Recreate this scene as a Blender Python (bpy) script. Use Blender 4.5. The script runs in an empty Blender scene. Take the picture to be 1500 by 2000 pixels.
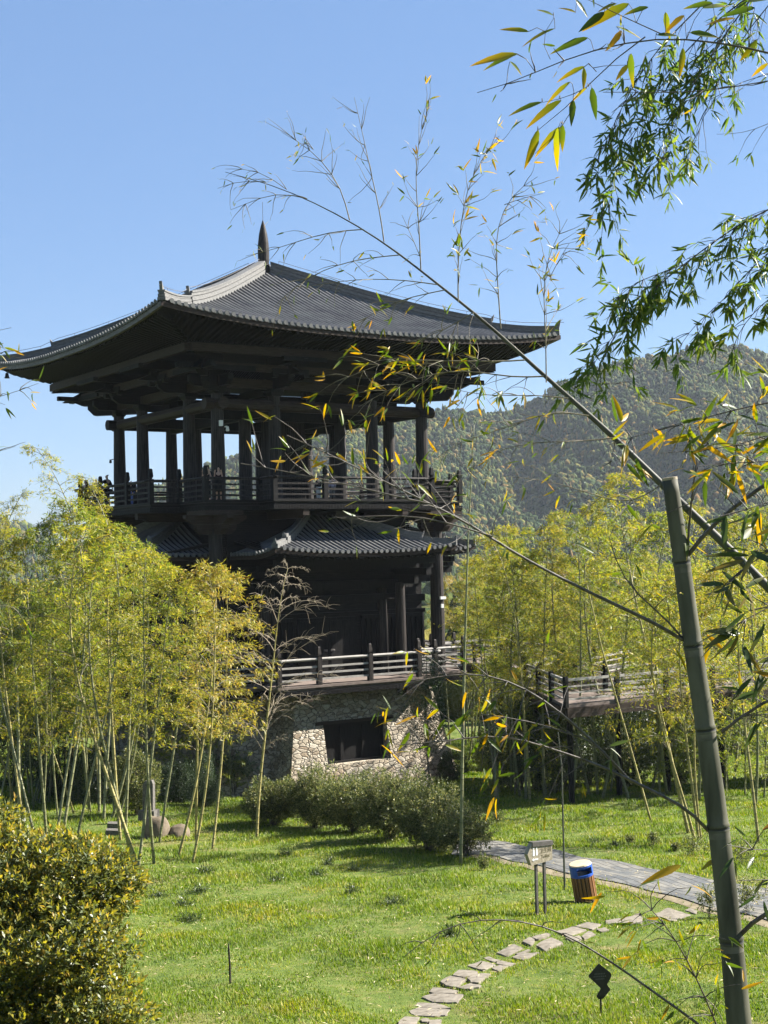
HAZE, SUN_A, SUN_E, SUN_P, SKY, EXPO, DENOISE = .00008, 18.5, 36.5, 5.0, .034, 2.08, True
import bpy, bmesh, math, random
import numpy as np
from mathutils import Vector, Matrix
PI = math.pi
rng = np.random.default_rng(7)
random.seed(7)
S = bpy.context.scene
COL = S.collection

# ---------------------------------------------------------------- camera model (50 mm equivalent, eye at 12 m)
CZ = 12.0
F, PITCH, ROLL = 2778.5, .030, -.022
_fw = np.array([0, math.cos(PITCH), math.sin(PITCH)])
_up = np.array([0, -math.sin(PITCH), math.cos(PITCH)])
_rt = np.array([1., 0, 0])
_R = _rt*math.cos(ROLL)+_up*math.sin(ROLL)
_U = -_rt*math.sin(ROLL)+_up*math.cos(ROLL)
EYE = np.array([0, 0, CZ])
def ray(u, v): return _fw+(u-750)/F*_R-(v-1000)/F*_U
def AT(u, v, d):
    r = ray(u, v); return EYE+r*(d/r[1])
def gbase(y):
    y = np.asarray(y, float)
    a = -2-5.716*np.clip(y, 0, 22)/22
    b = -6-.078*y
    c = -14.58-.02*(y-110)
    return np.where(y < 22, a, np.where(y < 110, b, np.maximum(c, -16)))
def gz(x, y):
    x = np.asarray(x, float); y = np.asarray(y, float)
    bump = .07*np.sin(x*.55+1.3)*np.sin(y*.41)+.04*np.sin(x*1.7+y*.9)+.03*np.sin(y*1.9-x*.6)
    return CZ+gbase(y)+bump
def GP(u, v):
    r = ray(u, v); d = 20.
    for _ in range(60):
        p = EYE+r*(d/r[1]); z = float(gz(p[0], p[1]))
        d = max(5., d*(CZ-z)/max(1e-4, -r[2]*(d/r[1]))) if r[2] < 0 else d
    p = EYE+r*(d/r[1]); p[2] = float(gz(p[0], p[1])); return p
TX, TY, YAW = -6.234, 76.79, .583
cY, sY = math.cos(YAW), math.sin(YAW)
def L2W(x, y, z): return np.array([TX+x*cY-y*sY, TY+x*sY+y*cY, z])

# ---------------------------------------------------------------- mesh helpers
class MB:
    def __init__(s): s.v = []; s.f = []; s.m = []; s.mi = 0
    def add(s, vs, fs):
        o = len(s.v); s.v += [tuple(map(float, p)) for p in vs]
        for f in fs: s.f.append(tuple(i+o for i in f)); s.m.append(s.mi)
        return s
    def box(s, a, b):
        x0, y0, z0 = a; x1, y1, z1 = b
        x0, x1 = min(x0, x1), max(x0, x1); y0, y1 = min(y0, y1), max(y0, y1); z0, z1 = min(z0, z1), max(z0, z1)
        return s.hexa([(x0,y0,z0),(x1,y0,z0),(x1,y1,z0),(x0,y1,z0)], [(x0,y0,z1),(x1,y0,z1),(x1,y1,z1),(x0,y1,z1)])
    def hexa(s, lo, hi):
        n = len(lo)
        fs = [tuple(range(n-1, -1, -1)), tuple(range(n, 2*n))]+[(i, (i+1) % n, n+(i+1) % n, n+i) for i in range(n)]
        return s.add(list(lo)+list(hi), fs)
    def beam(s, p, q, w, h, up=(0, 0, 1)):
        p = Vector(p); q = Vector(q); d = (q-p).normalized(); u = Vector(up)
        if abs(d.dot(u)) > .95: u = Vector((1, 0, 0))
        r = d.cross(u).normalized()*(w/2); u = r.cross(d).normalized()*(h/2)
        c = [-r-u, r-u, r+u, -r+u]
        return s.hexa([p+k for k in c], [q+k for k in c])
    def tube(s, pts, rad, n=8, cap=True):
        pts = [Vector(p) for p in pts]; m = len(pts)
        if not hasattr(rad, '__len__'): rad = [rad]*m
        vs = []; ref = Vector((0, 0, 1)); prev = None
        for i in range(m):
            d = (pts[min(i+1, m-1)]-pts[max(i-1, 0)])
            d = d.normalized() if d.length > 1e-9 else Vector((0, 0, 1))
            if prev is None:
                a = d.cross(Vector((0, 0, 1)) if abs(d.z) < .9 else Vector((1, 0, 0))).normalized()
            else:
                a = (prev-d*prev.dot(d)); a = a.normalized() if a.length > 1e-6 else d.orthogonal().normalized()
            prev = a; b = d.cross(a)
            for k in range(n):
                t = 2*PI*k/n; vs.append(pts[i]+(a*math.cos(t)+b*math.sin(t))*rad[i])
        fs = [(i*n+k, i*n+(k+1) % n, (i+1)*n+(k+1) % n, (i+1)*n+k) for i in range(m-1) for k in range(n)]
        if cap: fs += [tuple(range(n-1, -1, -1)), tuple((m-1)*n+k for k in range(n))]
        return s.add(vs, fs)
    def lathe(s, prof, c=(0, 0, 0), n=12, ph=0.):
        vs = []; m = len(prof)
        for r, z in prof:
            for k in range(n): vs.append((c[0]+r*math.cos(ph+2*PI*k/n), c[1]+r*math.sin(ph+2*PI*k/n), c[2]+z))
        fs = [(i*n+k, i*n+(k+1) % n, (i+1)*n+(k+1) % n, (i+1)*n+k) for i in range(m-1) for k in range(n)]
        fs += [tuple(range(n-1, -1, -1)), tuple((m-1)*n+k for k in range(n))]
        return s.add(vs, fs)
    def prism(s, poly, ext):
        lo = [Vector(p) for p in poly]; e = Vector(ext)
        return s.hexa(lo, [p+e for p in lo])
    def build(s, name, mats, parent=None, smooth=False, loc=None):
        me = bpy.data.meshes.new(name); me.from_pydata(s.v, [], s.f)
        return finish(me, name, mats, parent, smooth, s.m, loc)
def finish(me, name, mats, parent=None, smooth=False, mi=None, loc=None):
    mats = mats if isinstance(mats, (list, tuple)) else [mats]
    for m in mats: me.materials.append(m)
    if mi is not None and len(mats) > 1: me.polygons.foreach_set('material_index', np.asarray(mi, np.int32))
    if smooth: me.polygons.foreach_set('use_smooth', np.ones(len(me.polygons), bool))
    me.update()
    o = bpy.data.objects.new(name, me); COL.objects.link(o)
    if parent is not None: o.parent = parent
    if loc is not None: o.location = loc
    return o
def fastmesh(name, V, Fq, mi=None, attrs=None):
    """V (n,3), Fq (m,k) equal-size faces"""
    me = bpy.data.meshes.new(name); n, k = Fq.shape
    me.vertices.add(len(V)); me.vertices.foreach_set('co', np.ascontiguousarray(V, np.float32).ravel())
    me.loops.add(n*k); me.loops.foreach_set('vertex_index', np.ascontiguousarray(Fq, np.int32).ravel())
    me.polygons.add(n); me.polygons.foreach_set('loop_start', np.arange(0, n*k, k, dtype=np.int32))
    try: me.polygons.foreach_set('loop_total', np.full(n, k, np.int32))
    except Exception: pass
    if attrs:
        for an, av in attrs.items():
            a = me.attributes.new(an, 'FLOAT', 'POINT'); a.data.foreach_set('value', np.asarray(av, np.float32))
    me.update(calc_edges=True)
    if mi is not None: me.polygons.foreach_set('material_index', np.asarray(mi, np.int32))
    return me
def tag(o, label=None, cat=None, group=None, kind=None):
    if label: o['label'] = label
    if cat: o['category'] = cat
    if group: o['group'] = group
    if kind: o['kind'] = kind
    return o
def empty(name, loc=(0, 0, 0), rz=0.):
    o = bpy.data.objects.new(name, None); COL.objects.link(o)
    o.location = loc; o.rotation_euler = (0, 0, rz); o.empty_display_size = .3
    return o
def dup(o, parent=None):
    c = o.copy(); COL.objects.link(c)
    if parent is not None: c.parent = parent
    for ch in list(o.children): dup(ch, c)
    return c
def norm(a): return a/np.maximum(np.linalg.norm(a, axis=-1, keepdims=True), 1e-9)

def leaf_arrays(P, D, N, L, W, fold=.25):
    """diamond leaves: P base, D direction, N rough normal"""
    D = norm(D); Sd = norm(np.cross(D, N)); Nn = np.cross(Sd, D)
    L = np.asarray(L).reshape(-1, 1); W = np.asarray(W).reshape(-1, 1)
    a = P; t = P+D*L; m = P+D*L*.42
    l = m-Sd*W*.5+Nn*W*fold; r = m+Sd*W*.5+Nn*W*fold
    V = np.stack([a, r, t, l], 1).reshape(-1, 3)
    n = len(P); Fq = np.arange(n*4).reshape(n, 4)
    return V, Fq
def fine_leaves(P, D, N, L, W, curl):
    """lanceolate folded, drooping leaves for close foliage; attribute tip 0..1"""
    T = np.array([0, .08, .3, .6, .85, 1.]); WT = np.array([.1, .55, 1., .8, .38, 0.02])
    D = norm(D); Sd = norm(np.cross(D, N)); Nn = np.cross(Sd, D)
    n = len(P); k = len(T); V = np.zeros((n, k, 3, 3)); tip = np.zeros((n, k, 3))
    for i, (t, w) in enumerate(zip(T, WT)):
        c = P+D*(L*t)[:, None]-Nn*(curl*L*t*t)[:, None]
        h = (W*w*.5)[:, None]
        V[:, i, 0] = c-Sd*h+Nn*h*.35; V[:, i, 1] = c; V[:, i, 2] = c+Sd*h+Nn*h*.35
        tip[:, i] = t
    base = (np.arange(n)*k*3)[:, None, None]
    fs = []
    for i in range(k-1):
        for j in range(2):
            fs.append([i*3+j, i*3+j+1, (i+1)*3+j+1, (i+1)*3+j])
    Fq = (base+np.array(fs)[None]).reshape(-1, 4)
    return V.reshape(-1, 3), Fq, tip.ravel()
def tubes_arrays(segs, n=3):
    """many straight tapered pieces; segs = list of (p, q, r0, r1) -> V, F"""
    p = np.array([s[0] for s in segs]); q = np.array([s[1] for s in segs])
    r0 = np.array([s[2] for s in segs])[:, None, None]; r1 = np.array([s[3] for s in segs])[:, None, None]
    d = norm(q-p); ref = np.where(np.abs(d[:, 2:3]) > .9, np.array([[1., 0, 0]]), np.array([[0, 0, 1.]]))
    a = norm(np.cross(d, ref)); b = np.cross(d, a)
    th = 2*PI*np.arange(n)/n
    ring = a[:, None]*np.cos(th)[None, :, None]+b[:, None]*np.sin(th)[None, :, None]
    V = np.concatenate([p[:, None]+ring*r0, q[:, None]+ring*r1], 1)
    m = len(segs); fs = np.array([[k, (k+1) % n, n+(k+1) % n, n+k] for k in range(n)])
    Fq = (np.arange(m)[:, None, None]*2*n+fs[None]).reshape(-1, 4)
    return V.reshape(-1, 3), Fq
def join(parts):
    """parts = [(V,F,mat)] all quads"""
    V = np.concatenate([p[0] for p in parts]); o = 0; Fs = []; M = []
    for v, f, m in parts:
        Fs.append(f+o); o += len(v); M.append(np.full(len(f), m))
    return V, np.concatenate(Fs), np.concatenate(M)
def rdir(n): return norm(rng.normal(size=(n, 3)))

# ---------------------------------------------------------------- materials
def newmat(name):
    m = bpy.data.materials.new(name); m.use_nodes = True; nt = m.node_tree; nt.nodes.clear()
    out = nt.nodes.new('ShaderNodeOutputMaterial')
    return m, nt, out
def nd(nt, typ, **kw):
    n = nt.nodes.new(typ)
    for k, v in kw.items():
        if k in n.inputs: n.inputs[k].default_value = v
        else: setattr(n, k, v)
    return n
def ramp(nt, stops, fac):
    r = nt.nodes.new('ShaderNodeValToRGB'); e = r.color_ramp.elements
    while len(e) < len(stops): e.new(.5)
    for el, (p, c) in zip(e, stops): el.position = p; el.color = (*c, 1)
    nt.links.new(fac, r.inputs['Fac']); return r
def coords(nt, sc=(1, 1, 1), obj=True):
    t = nt.nodes.new('ShaderNodeTexCoord'); mp = nt.nodes.new('ShaderNodeMapping')
    mp.inputs['Scale'].default_value = sc
    nt.links.new(t.outputs['Object' if obj else 'Generated'], mp.inputs['Vector']); return mp.outputs['Vector']
def noise(nt, vec, scale, detail=4, rough=.55):
    n = nt.nodes.new('ShaderNodeTexNoise'); n.inputs['Scale'].default_value = scale
    n.inputs['Detail'].default_value = detail; n.inputs['Roughness'].default_value = rough
    if vec is not None: nt.links.new(vec, n.inputs['Vector'])
    return n
def bump(nt, h, strength=.4, dist=.02):
    b = nt.nodes.new('ShaderNodeBump'); b.inputs['Strength'].default_value = strength; b.inputs['Distance'].default_value = dist
    nt.links.new(h, b.inputs['Height']); return b.outputs['Normal']
def noisy(name, c0, c1, scale=3., rough=.7, sc=(1, 1, 1), bstr=.3, bdist=.01, spec=.35, detail=5):
    m, nt, out = newmat(name); v = coords(nt, sc); n = noise(nt, v, scale, detail)
    r = ramp(nt, [(.3, c0), (.7, c1)], n.outputs['Fac'])
    p = nd(nt, 'ShaderNodeBsdfPrincipled', Roughness=rough); p.inputs['Specular IOR Level'].default_value = spec
    nt.links.new(r.outputs[0], p.inputs['Base Color'])
    nt.links.new(bump(nt, n.outputs['Fac'], bstr, bdist), p.inputs['Normal'])
    nt.links.new(p.outputs[0], out.inputs[0]); return m
def leafmat(name, stops, transl=.45, rough=.45, tcol=1.25, tipstops=None, spec=.3, patch=None):
    m, nt, out = newmat(name)
    g = nt.nodes.new('ShaderNodeNewGeometry')
    r = ramp(nt, stops, g.outputs['Random Per Island']); colr = r.outputs[0]
    if patch:
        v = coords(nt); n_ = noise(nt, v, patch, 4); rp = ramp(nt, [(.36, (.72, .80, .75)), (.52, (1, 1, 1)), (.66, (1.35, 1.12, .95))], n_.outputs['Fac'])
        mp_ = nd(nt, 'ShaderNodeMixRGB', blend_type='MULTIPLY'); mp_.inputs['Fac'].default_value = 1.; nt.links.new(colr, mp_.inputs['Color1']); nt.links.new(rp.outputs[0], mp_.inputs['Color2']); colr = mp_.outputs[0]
    if tipstops:
        at = nt.nodes.new('ShaderNodeAttribute'); at.attribute_name = 'tip'
        ad = nd(nt, 'ShaderNodeMath', operation='MULTIPLY_ADD')
        nt.links.new(g.outputs['Random Per Island'], ad.inputs[0]); ad.inputs[1].default_value = 1.4
        sb = nd(nt, 'ShaderNodeMath', operation='SUBTRACT'); nt.links.new(at.outputs['Fac'], sb.inputs[0]); sb.inputs[1].default_value = 1.0
        nt.links.new(sb.outputs[0], ad.inputs[2])
        mx = nd(nt, 'ShaderNodeMixRGB'); cl = nd(nt, 'ShaderNodeClamp'); nt.links.new(ad.outputs[0], cl.inputs[0])
        nt.links.new(cl.outputs[0], mx.inputs['Fac']); nt.links.new(colr, mx.inputs['Color1']); mx.inputs['Color2'].default_value = (*tipstops, 1)
        colr = mx.outputs[0]
    p = nd(nt, 'ShaderNodeBsdfPrincipled', Roughness=rough); p.inputs['Specular IOR Level'].default_value = spec
    t = nt.nodes.new('ShaderNodeBsdfTranslucent')
    hv = nd(nt, 'ShaderNodeHueSaturation'); hv.inputs['Value'].default_value = tcol; hv.inputs['Saturation'].default_value = 1.1
    mixn = nd(nt, 'ShaderNodeMixShader'); mixn.inputs[0].default_value = transl
    nt.links.new(colr, p.inputs['Base Color']); nt.links.new(colr, hv.inputs['Color']); nt.links.new(hv.outputs[0], t.inputs['Color'])
    nt.links.new(p.outputs[0], mixn.inputs[1]); nt.links.new(t.outputs[0], mixn.inputs[2]); nt.links.new(mixn.outputs[0], out.inputs[0])
    return m
def wood(name, c0, c1, grain=(9, 9, .6), rough=.62, scale=3.):
    return noisy(name, c0, c1, scale, rough, grain, .5, .01, .12)

M = {}
M['wood'] = wood('dark_timber', (.004, .004, .0045), (.015, .013, .012))
M['wood_x'] = wood('dark_timber_lying', (.004, .004, .0045), (.018, .015, .0135), (.7, 8, 8))
M['wood_brown'] = wood('brown_timber', (.016, .011, .009), (.048, .034, .026), (.8, 9, 9))
M['column'] = wood('column_timber', (.006, .0055, .0055), (.046, .038, .034), (7, 7, .35), .6)
M['rail'] = wood('weathered_rail', (.07, .062, .058), (.17, .155, .145), (1.2, 1.2, 6), .6)
M['rail_sunlit'] = wood('sunlit_rail', (.20, .185, .17), (.36, .335, .31), (1.2, 1.2, 6), .6)  # paler copy of the rail timber, sunlight put into the colour
M['board'] = wood('deck_board', (.10, .078, .066), (.2, .16, .14), (1, 10, 3), .75)
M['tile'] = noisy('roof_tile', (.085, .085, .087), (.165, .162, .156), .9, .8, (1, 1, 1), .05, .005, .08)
M['pan'] = noisy('pan_tile', (.010, .010, .011), (.024, .024, .024), 7., .9, (1, 1, 1), .3, .01, .05)  # darker than the ribs: shade in the valleys put into the colour
M['ridge'] = noisy('ridge_tile', (.075, .075, .073), (.145, .14, .133), 5., .7, (1, 1, 3), .3, .01)
M['iron'] = noisy('dark_iron', (.012, .012, .013), (.028, .028, .03), 8., .5)
M['white'] = noisy('white_plastic', (.6, .6, .58), (.75, .75, .73), 4., .4)
def stonewall():
    m, nt, out = newmat('rubble_stone'); v = coords(nt, (.9, .9, 1.45))
    w = noise(nt, v, 1.7, 4); 
    mx = nd(nt, 'ShaderNodeMixRGB'); mx.inputs['Fac'].default_value = .3
    nt.links.new(v, mx.inputs['Color1']); nt.links.new(w.outputs['Color'], mx.inputs['Color2'])
    vo = nd(nt, 'ShaderNodeTexVoronoi', feature='DISTANCE_TO_EDGE'); vo.inputs['Scale'].default_value = 5.1
    vc = nd(nt, 'ShaderNodeTexVoronoi', feature='F1'); vc.inputs['Scale'].default_value = 5.1
    nt.links.new(mx.outputs[0], vo.inputs['Vector']); nt.links.new(mx.outputs[0], vc.inputs['Vector'])
    sep = nd(nt, 'ShaderNodeSeparateColor'); nt.links.new(vc.outputs['Color'], sep.inputs[0])
    cr = ramp(nt, [(0, (.22, .17, .12)), (.35, (.36, .31, .24)), (.7, (.44, .395, .325)), (1, (.31, .26, .20))], sep.outputs[0])
    n2 = noise(nt, v, 9, 6)
    m2 = nd(nt, 'ShaderNodeMixRGB', blend_type='MULTIPLY'); m2.inputs['Fac'].default_value = .75
    r2 = ramp(nt, [(.25, (.55, .52, .48)), (.7, (1.1, 1.08, 1.05))], n2.outputs['Fac'])
    nt.links.new(cr.outputs[0], m2.inputs['Color1']); nt.links.new(r2.outputs[0], m2.inputs['Color2'])
    ed = ramp(nt, [(.0, (0, 0, 0)), (.015, (0, 0, 0)), (.05, (1, 1, 1))], vo.outputs['Distance'])
    m3 = nd(nt, 'ShaderNodeMixRGB'); nt.links.new(ed.outputs[0], m3.inputs['Fac'])
    m3.inputs['Color1'].default_value = (.085, .07, .056, 1); nt.links.new(m2.outputs[0], m3.inputs['Color2'])
    p = nd(nt, 'ShaderNodeBsdfPrincipled', Roughness=.85); p.inputs['Specular IOR Level'].default_value = .2
    nt.links.new(m3.outputs[0], p.inputs['Base Color'])
    hm = nd(nt, 'ShaderNodeMath', operation='MULTIPLY_ADD'); nt.links.new(n2.outputs['Fac'], hm.inputs[0]); hm.inputs[1].default_value = .5
    hr = ramp(nt, [(0, (0, 0, 0)), (.14, (1, 1, 1))], vo.outputs['Distance']); nt.links.new(hr.outputs[0], hm.inputs[2])
    nt.links.new(bump(nt, hm.outputs[0], .9, .06), p.inputs['Normal']); nt.links.new(p.outputs[0], out.inputs[0]); return m
M['stone'] = stonewall()
M['granite'] = noisy('granite', (.06, .055, .048), (.135, .122, .11), 14., .85, (1, 1, 1), .5, .02)
M['boulder'] = noisy('boulder_stone', (.085, .066, .045), (.17, .135, .095), 5., .85, (1, 1, 1), .6, .03, .2, 8)
M['slab'] = noisy('slab_stone', (.105, .09, .068), (.215, .188, .15), 7., .9, (1, 1, 1), .6, .015, .2, 8)
# ---------------------------------------------------------------- timber tower
def rot(p, k):
    x, y, z = p
    for _ in range(k % 4): x, y = -y, x
    return (x, y, z)
class RB(MB):
    """mesh builder that turns everything by k quarter turns about the tower axis"""
    def __init__(s, k=0): super().__init__(); s.k = k
    def add(s, vs, fs): return super().add([rot(p, s.k) for p in vs], fs)
tower = tag(empty('timber_tower', (TX, TY, 0), YAW), 'black timber lookout tower with two tiled roofs on a rubble stone base', 'tower')
GZT = .4
# stone base: main block + four projecting blocks (battered), window niche on the camera side
def battered(mb, x0, x1, y0, y1, zt, zb, bx, by0, by1):
    lo = [(x0-bx, y0-by0, zb), (x1+bx, y0-by0, zb), (x1+bx, y1+by1, zb), (x0-bx, y1+by1, zb)]
    hi = [(x0, y0, zt), (x1, y0, zt), (x1, y1, zt), (x0, y1, zt)]
    mb.hexa(lo, hi)
sb = MB()
battered(sb, -6.0, 6.0, -6.0, 6.0, 5.35, -.8, 1.25, 1.25, 1.25)
for k in range(4):
    r = RB(k)
    if k == 0:   # leave a niche: left pier, right pier, lintel course, apron
        zt, zb, b = 5.33, -.8, 1.25
        def fy(z): return -8.05-b*(zt-z)/(zt-zb)
        def fx(z): return 3.15+b*(zt-z)/(zt-zb)
        zl, zs, w = 3.86, 1.95, 1.82
        for sgn in (-1, 1):
            lo = [(sgn*fx(zb), fy(zb), zb), (sgn*w, fy(zb), zb), (sgn*w, -5.5, zb), (sgn*fx(zb), -5.5, zb)]
            hi = [(sgn*fx(zt), fy(zt), zt), (sgn*w, fy(zt), zt), (sgn*w, -5.5, zt), (sgn*fx(zt), -5.5, zt)]
            if sgn > 0: lo, hi = lo[::-1], hi[::-1]
            r.hexa(lo, hi)
        for za, zc in ((zl+.16, zt), (zb, zs)):
            lo = [(-w, fy(za), za), (w, fy(za), za), (w, -5.6, za), (-w, -5.6, za)]
            hi = [(-w, fy(zc), zc), (w, fy(zc), zc), (w, -5.6, zc), (-w, -5.6, zc)]
            r.hexa(lo, hi)
    else:
        battered(r, -3.15, 3.15, -8.05, -5.5, 5.33, -.8, 1.25, 1.25, 0)
    sb.add(r.v, r.f)
base = sb.build('stone_base', M['stone'], tower)
wd = MB(); wd.box((-2.25, fy(3.95)-.04, 3.86), (2.25, fy(3.95)+.6, 4.02)); wd.build('lintel', M['wood_brown'], base)
wd = MB(); wd.box((-1.82, -8.02, 1.94), (1.82, -7.9, 3.87))
for x in (-1.7, -.62, .62, 1.7): wd.box((x-.09, -8.10, 1.96), (x+.09, -8.0, 3.85))
wd.box((-1.82, -8.12, 3.7), (1.82, -8.0, 3.85)); wd.box((-1.82, -8.3, 1.95), (1.82, -8.0, 2.03))
wd.build('shutter', M['wood'], base)

def cross(hc, hm, fr):
    """closed cross-shaped outline: corners hc, middle half width hm, front distance fr"""
    q = [(-hc, -hc), (-hm, -hc), (-hm, -fr), (hm, -fr), (hm, -hc)]
    return [rot((x, y, 0), k)[:2] for k in range(4) for x, y in q]
def plan_prism(mb, plan, z0, z1):
    n = len(plan); lo = [(x, y, z0) for x, y in plan]; hi = [(x, y, z1) for x, y in plan]
    mb.hexa(lo, hi)
def deck(name, hc, hm, fr, zf, mfloor):
    d = MB()
    plan_prism(d, cross(hc, hm, fr), zf-.12, zf)
    plan_prism(d, cross(hc-.14, hm-.14, fr-.14), zf-.25, zf-.121)
    o = d.build(name, [mfloor], tower)
    f = MB(); plan_prism(f, cross(hc-.05, hm-.05, fr-.05), zf-.47, zf-.26); 
    # batten ends along the fascia
    pl = cross(hc, hm, fr)
    for i in range(len(pl)):
        a = Vector((*pl[i], 0)); b = Vector((*pl[(i+1) % len(pl)], 0)); L = (b-a).length; n = int(L/.085)
        d_ = (b-a)/L; out = Vector((d_.y, -d_.x, 0))
        for j in range(n):
            c = a+d_*(L*(j+.5)/n)-out*.05
            f.beam(c+Vector((0, 0, zf-.475-.006*((j*7) % 3))), c+Vector((0, 0, zf-.28)), .055, .05, up=out)
    f.build('fascia', M['wood'] if zf > 10 else M['wood'], o)
    return o
def railing(hc, hm, fr, zf, zoff, mrail, posts_extra):
    pl = cross(hc-.12, hm-.12, fr-.12)
    r = MB()
    for i in range(len(pl)):
        a = Vector((*pl[i], 0)); b = Vector((*pl[(i+1) % len(pl)], 0)); d_ = (b-a).normalized()
        e = .34 if i % 5 in (1, 2, 3) else .12
        for j, (h, w) in enumerate(zoff):
            ee = e if j == 0 else .0
            za = Vector((0, 0, zf+h))
            if j == 0:
                r.tube([a-d_*ee+za, a-d_*(ee-.1)+za, b+d_*(ee-.1)+za, b+d_*ee+za], [.045, .07, .07, .045], 8)
            else: r.beam(a+za, b+za, w, w*1.15)
    o = r.build('railing', mrail, tower)
    pts = list(pl)
    for k in range(4):
        for x in posts_extra[k]: pts.append(rot((x, -fr+.12, 0), k)[:2])
    ph = zoff[0][0]+.62
    proto = None
    for x, y in pts:
        if proto is None:
            p = MB(); s = .115
            p.box((-s, -s, 0), (s, s, zoff[0][0]+.1))
            p.lathe([(.085, 0), (.08, .05), (.13, .08), (.14, .16), (.10, .46), (.06, .5)], (0, 0, zoff[0][0]+.1), 4, PI/4)
            proto = p.build('post', M['wood'] if zf > 10 else M['column'], o); q = proto
        else:
            q = proto.copy(); COL.objects.link(q)
        q.location = (x, y, zf-.01)
    return o
deck('lower_deck', 7.5, 4.62, 9.0, 5.87, M['board'])
railing(7.5, 4.62, 9.0, 5.87, [(1.22, .12), (.86, .075), (.56, .075), (.27, .075)], M['rail_sunlit'],
        [(-2.3, .6, 3.5), (-1.5, 1.5), (-1.5, 1.5), (-1.5, 1.5)])
deck('upper_deck', 7.5, 4.65, 9.0, 14.75, M['wood_x'])
railing(7.5, 4.65, 9.0, 14.75, [(1.03, .12), (.74, .07), (.48, .07), (.22, .07)], M['column'], [(-1.75, 1.75)]*4)  # rails in dark column timber: the roof's shade put into their colour

# storey walls: core box, door, slatted windows, board wall above
w = MB(); w.box((-5.85, -5.85, 5.86), (5.85, 5.85, 11.5)); w.box((-5.3, -5.3, 11.49), (5.3, 5.3, 14.3))
for k in range(4):
    r = RB(k)
    for i in range(26):
        z = 11.6+i*.105; r.box((-5.5, -5.36, z), (5.5, -5.3, z+.07))
    r.box((-5.95, -6.02, 9.55), (5.95, -5.83, 9.9)); r.box((-5.95, -6.02, 8.95), (5.95, -5.83, 9.15)); r.box((-5.95, -6.02, 10.6), (5.95, -5.83, 11.1))
    w.add(r.v, r.f)
w.build('wall', M['wood_x'], tower)
for k in range(4):
    r = RB(k)
    for x0, x1 in ((-1.72, -.02), (.02, 1.72)):
        r.box((x0, -5.98, 5.95), (x1, -5.86, 8.9)); r.box((x0+.1, -6.01, 6.1), (x1-.1, -5.97, 8.75))
        for zz in np.arange(6.4, 8.7, .38):
            for xx in np.arange(x0+.25, x1-.15, .3): r.lathe([(.03, -.0), (.02, .03)], (xx, -6.01, zz), 6)
    d = r.build('door', M['wood'], tower)
    r = RB(k)
    for x in (-.2, .2): r.tube([(x, -6.08, 7.28), (x*1.5, -6.10, 7.25), (x, -6.08, 7.22)], .035, 6); r.box((x-.1, -6.07, 7.2), (x+.1, -6.02, 7.3))
    r.build('handle', M['rail'], d)
    for x0, x1 in ((-5.75, -2.0), (2.0, 5.75)):
        r = RB(k); r.box((x0, -6.05, 6.55), (x1, -5.86, 6.7)); r.box((x0, -6.05, 8.75), (x1, -5.86, 8.94))
        n = int((x1-x0)/.3)
        for i in range(n+1):
            x = x0+(x1-x0)*i/n; r.beam((x, -6.00, 6.7), (x, -6.00, 8.75), .085, .085)
        r.box((x0, -5.91, 6.7), (x1, -5.87, 8.75)); r.box((x0, -6.07, 5.88), (x1, -5.88, 6.5))
        r.build('lattice_window', M['wood'], tower)

# columns
def column(x, y, z0, z1, r0, r1, m=None):
    c = MB(); c.lathe([(r0*1.12, 0), (r0*1.12, .08), (r0, .12), (r0*1.02, (z1-z0)*.35), (r1, z1-z0)], (0, 0, 0), 14)
    return c.build('column', m or M['column'], tower, smooth=False, loc=(x, y, z0))
proto = {}
def col(kind, x, y, z0, z1, r0, r1):
    if kind not in proto: proto[kind] = column(x, y, z0, z1, r0, r1); 
    else:
        o = proto[kind].copy(); COL.objects.link(o); o.location = (x, y, z0); o.rotation_euler.z = random.random()*6
for k in range(4):
    for x in (-6, -2.86, 2.86):
        p = rot((x, -6, 0), k); col('up', p[0], p[1], 14.74, 19.95, .335, .29)
    p = rot((-6.45, -6.45, 0), k); col('corner', p[0], p[1], 5.86, 13.4, .36, .32)
    for x, y in ((-4.0, -6.6), (4.0, -6.6), (-3.3, -5.95), (3.3, -5.95)):
        p = rot((x, y, 0), k); col('porch', p[0], p[1], 5.86, 10.55, .27, .24)
    p = rot((-2.86, -2.86, 0), k); col('inner', p[0], p[1], 14.74, 19.95, .335, .29)
# core shaft with vertical boards
s = MB(); cx0, cy0, hw = 1.3, .55, .86
s.box((cx0-hw, cy0-hw, 14.74), (cx0+hw, cy0+hw, 20.2))
for i in range(15):
    t = -hw+2*hw*(i+.5)/15
    for a in (-1, 1):
        s.box((cx0+t-.035, cy0+a*(hw+.04), 14.75), (cx0+t+.035, cy0+a*hw, 20.1))
        s.box((cx0+a*(hw+.04), cy0+t-.035, 14.75), (cx0+a*hw, cy0+t+.035, 20.1))
s.build('stair_shaft', M['column'], tower)
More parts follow.
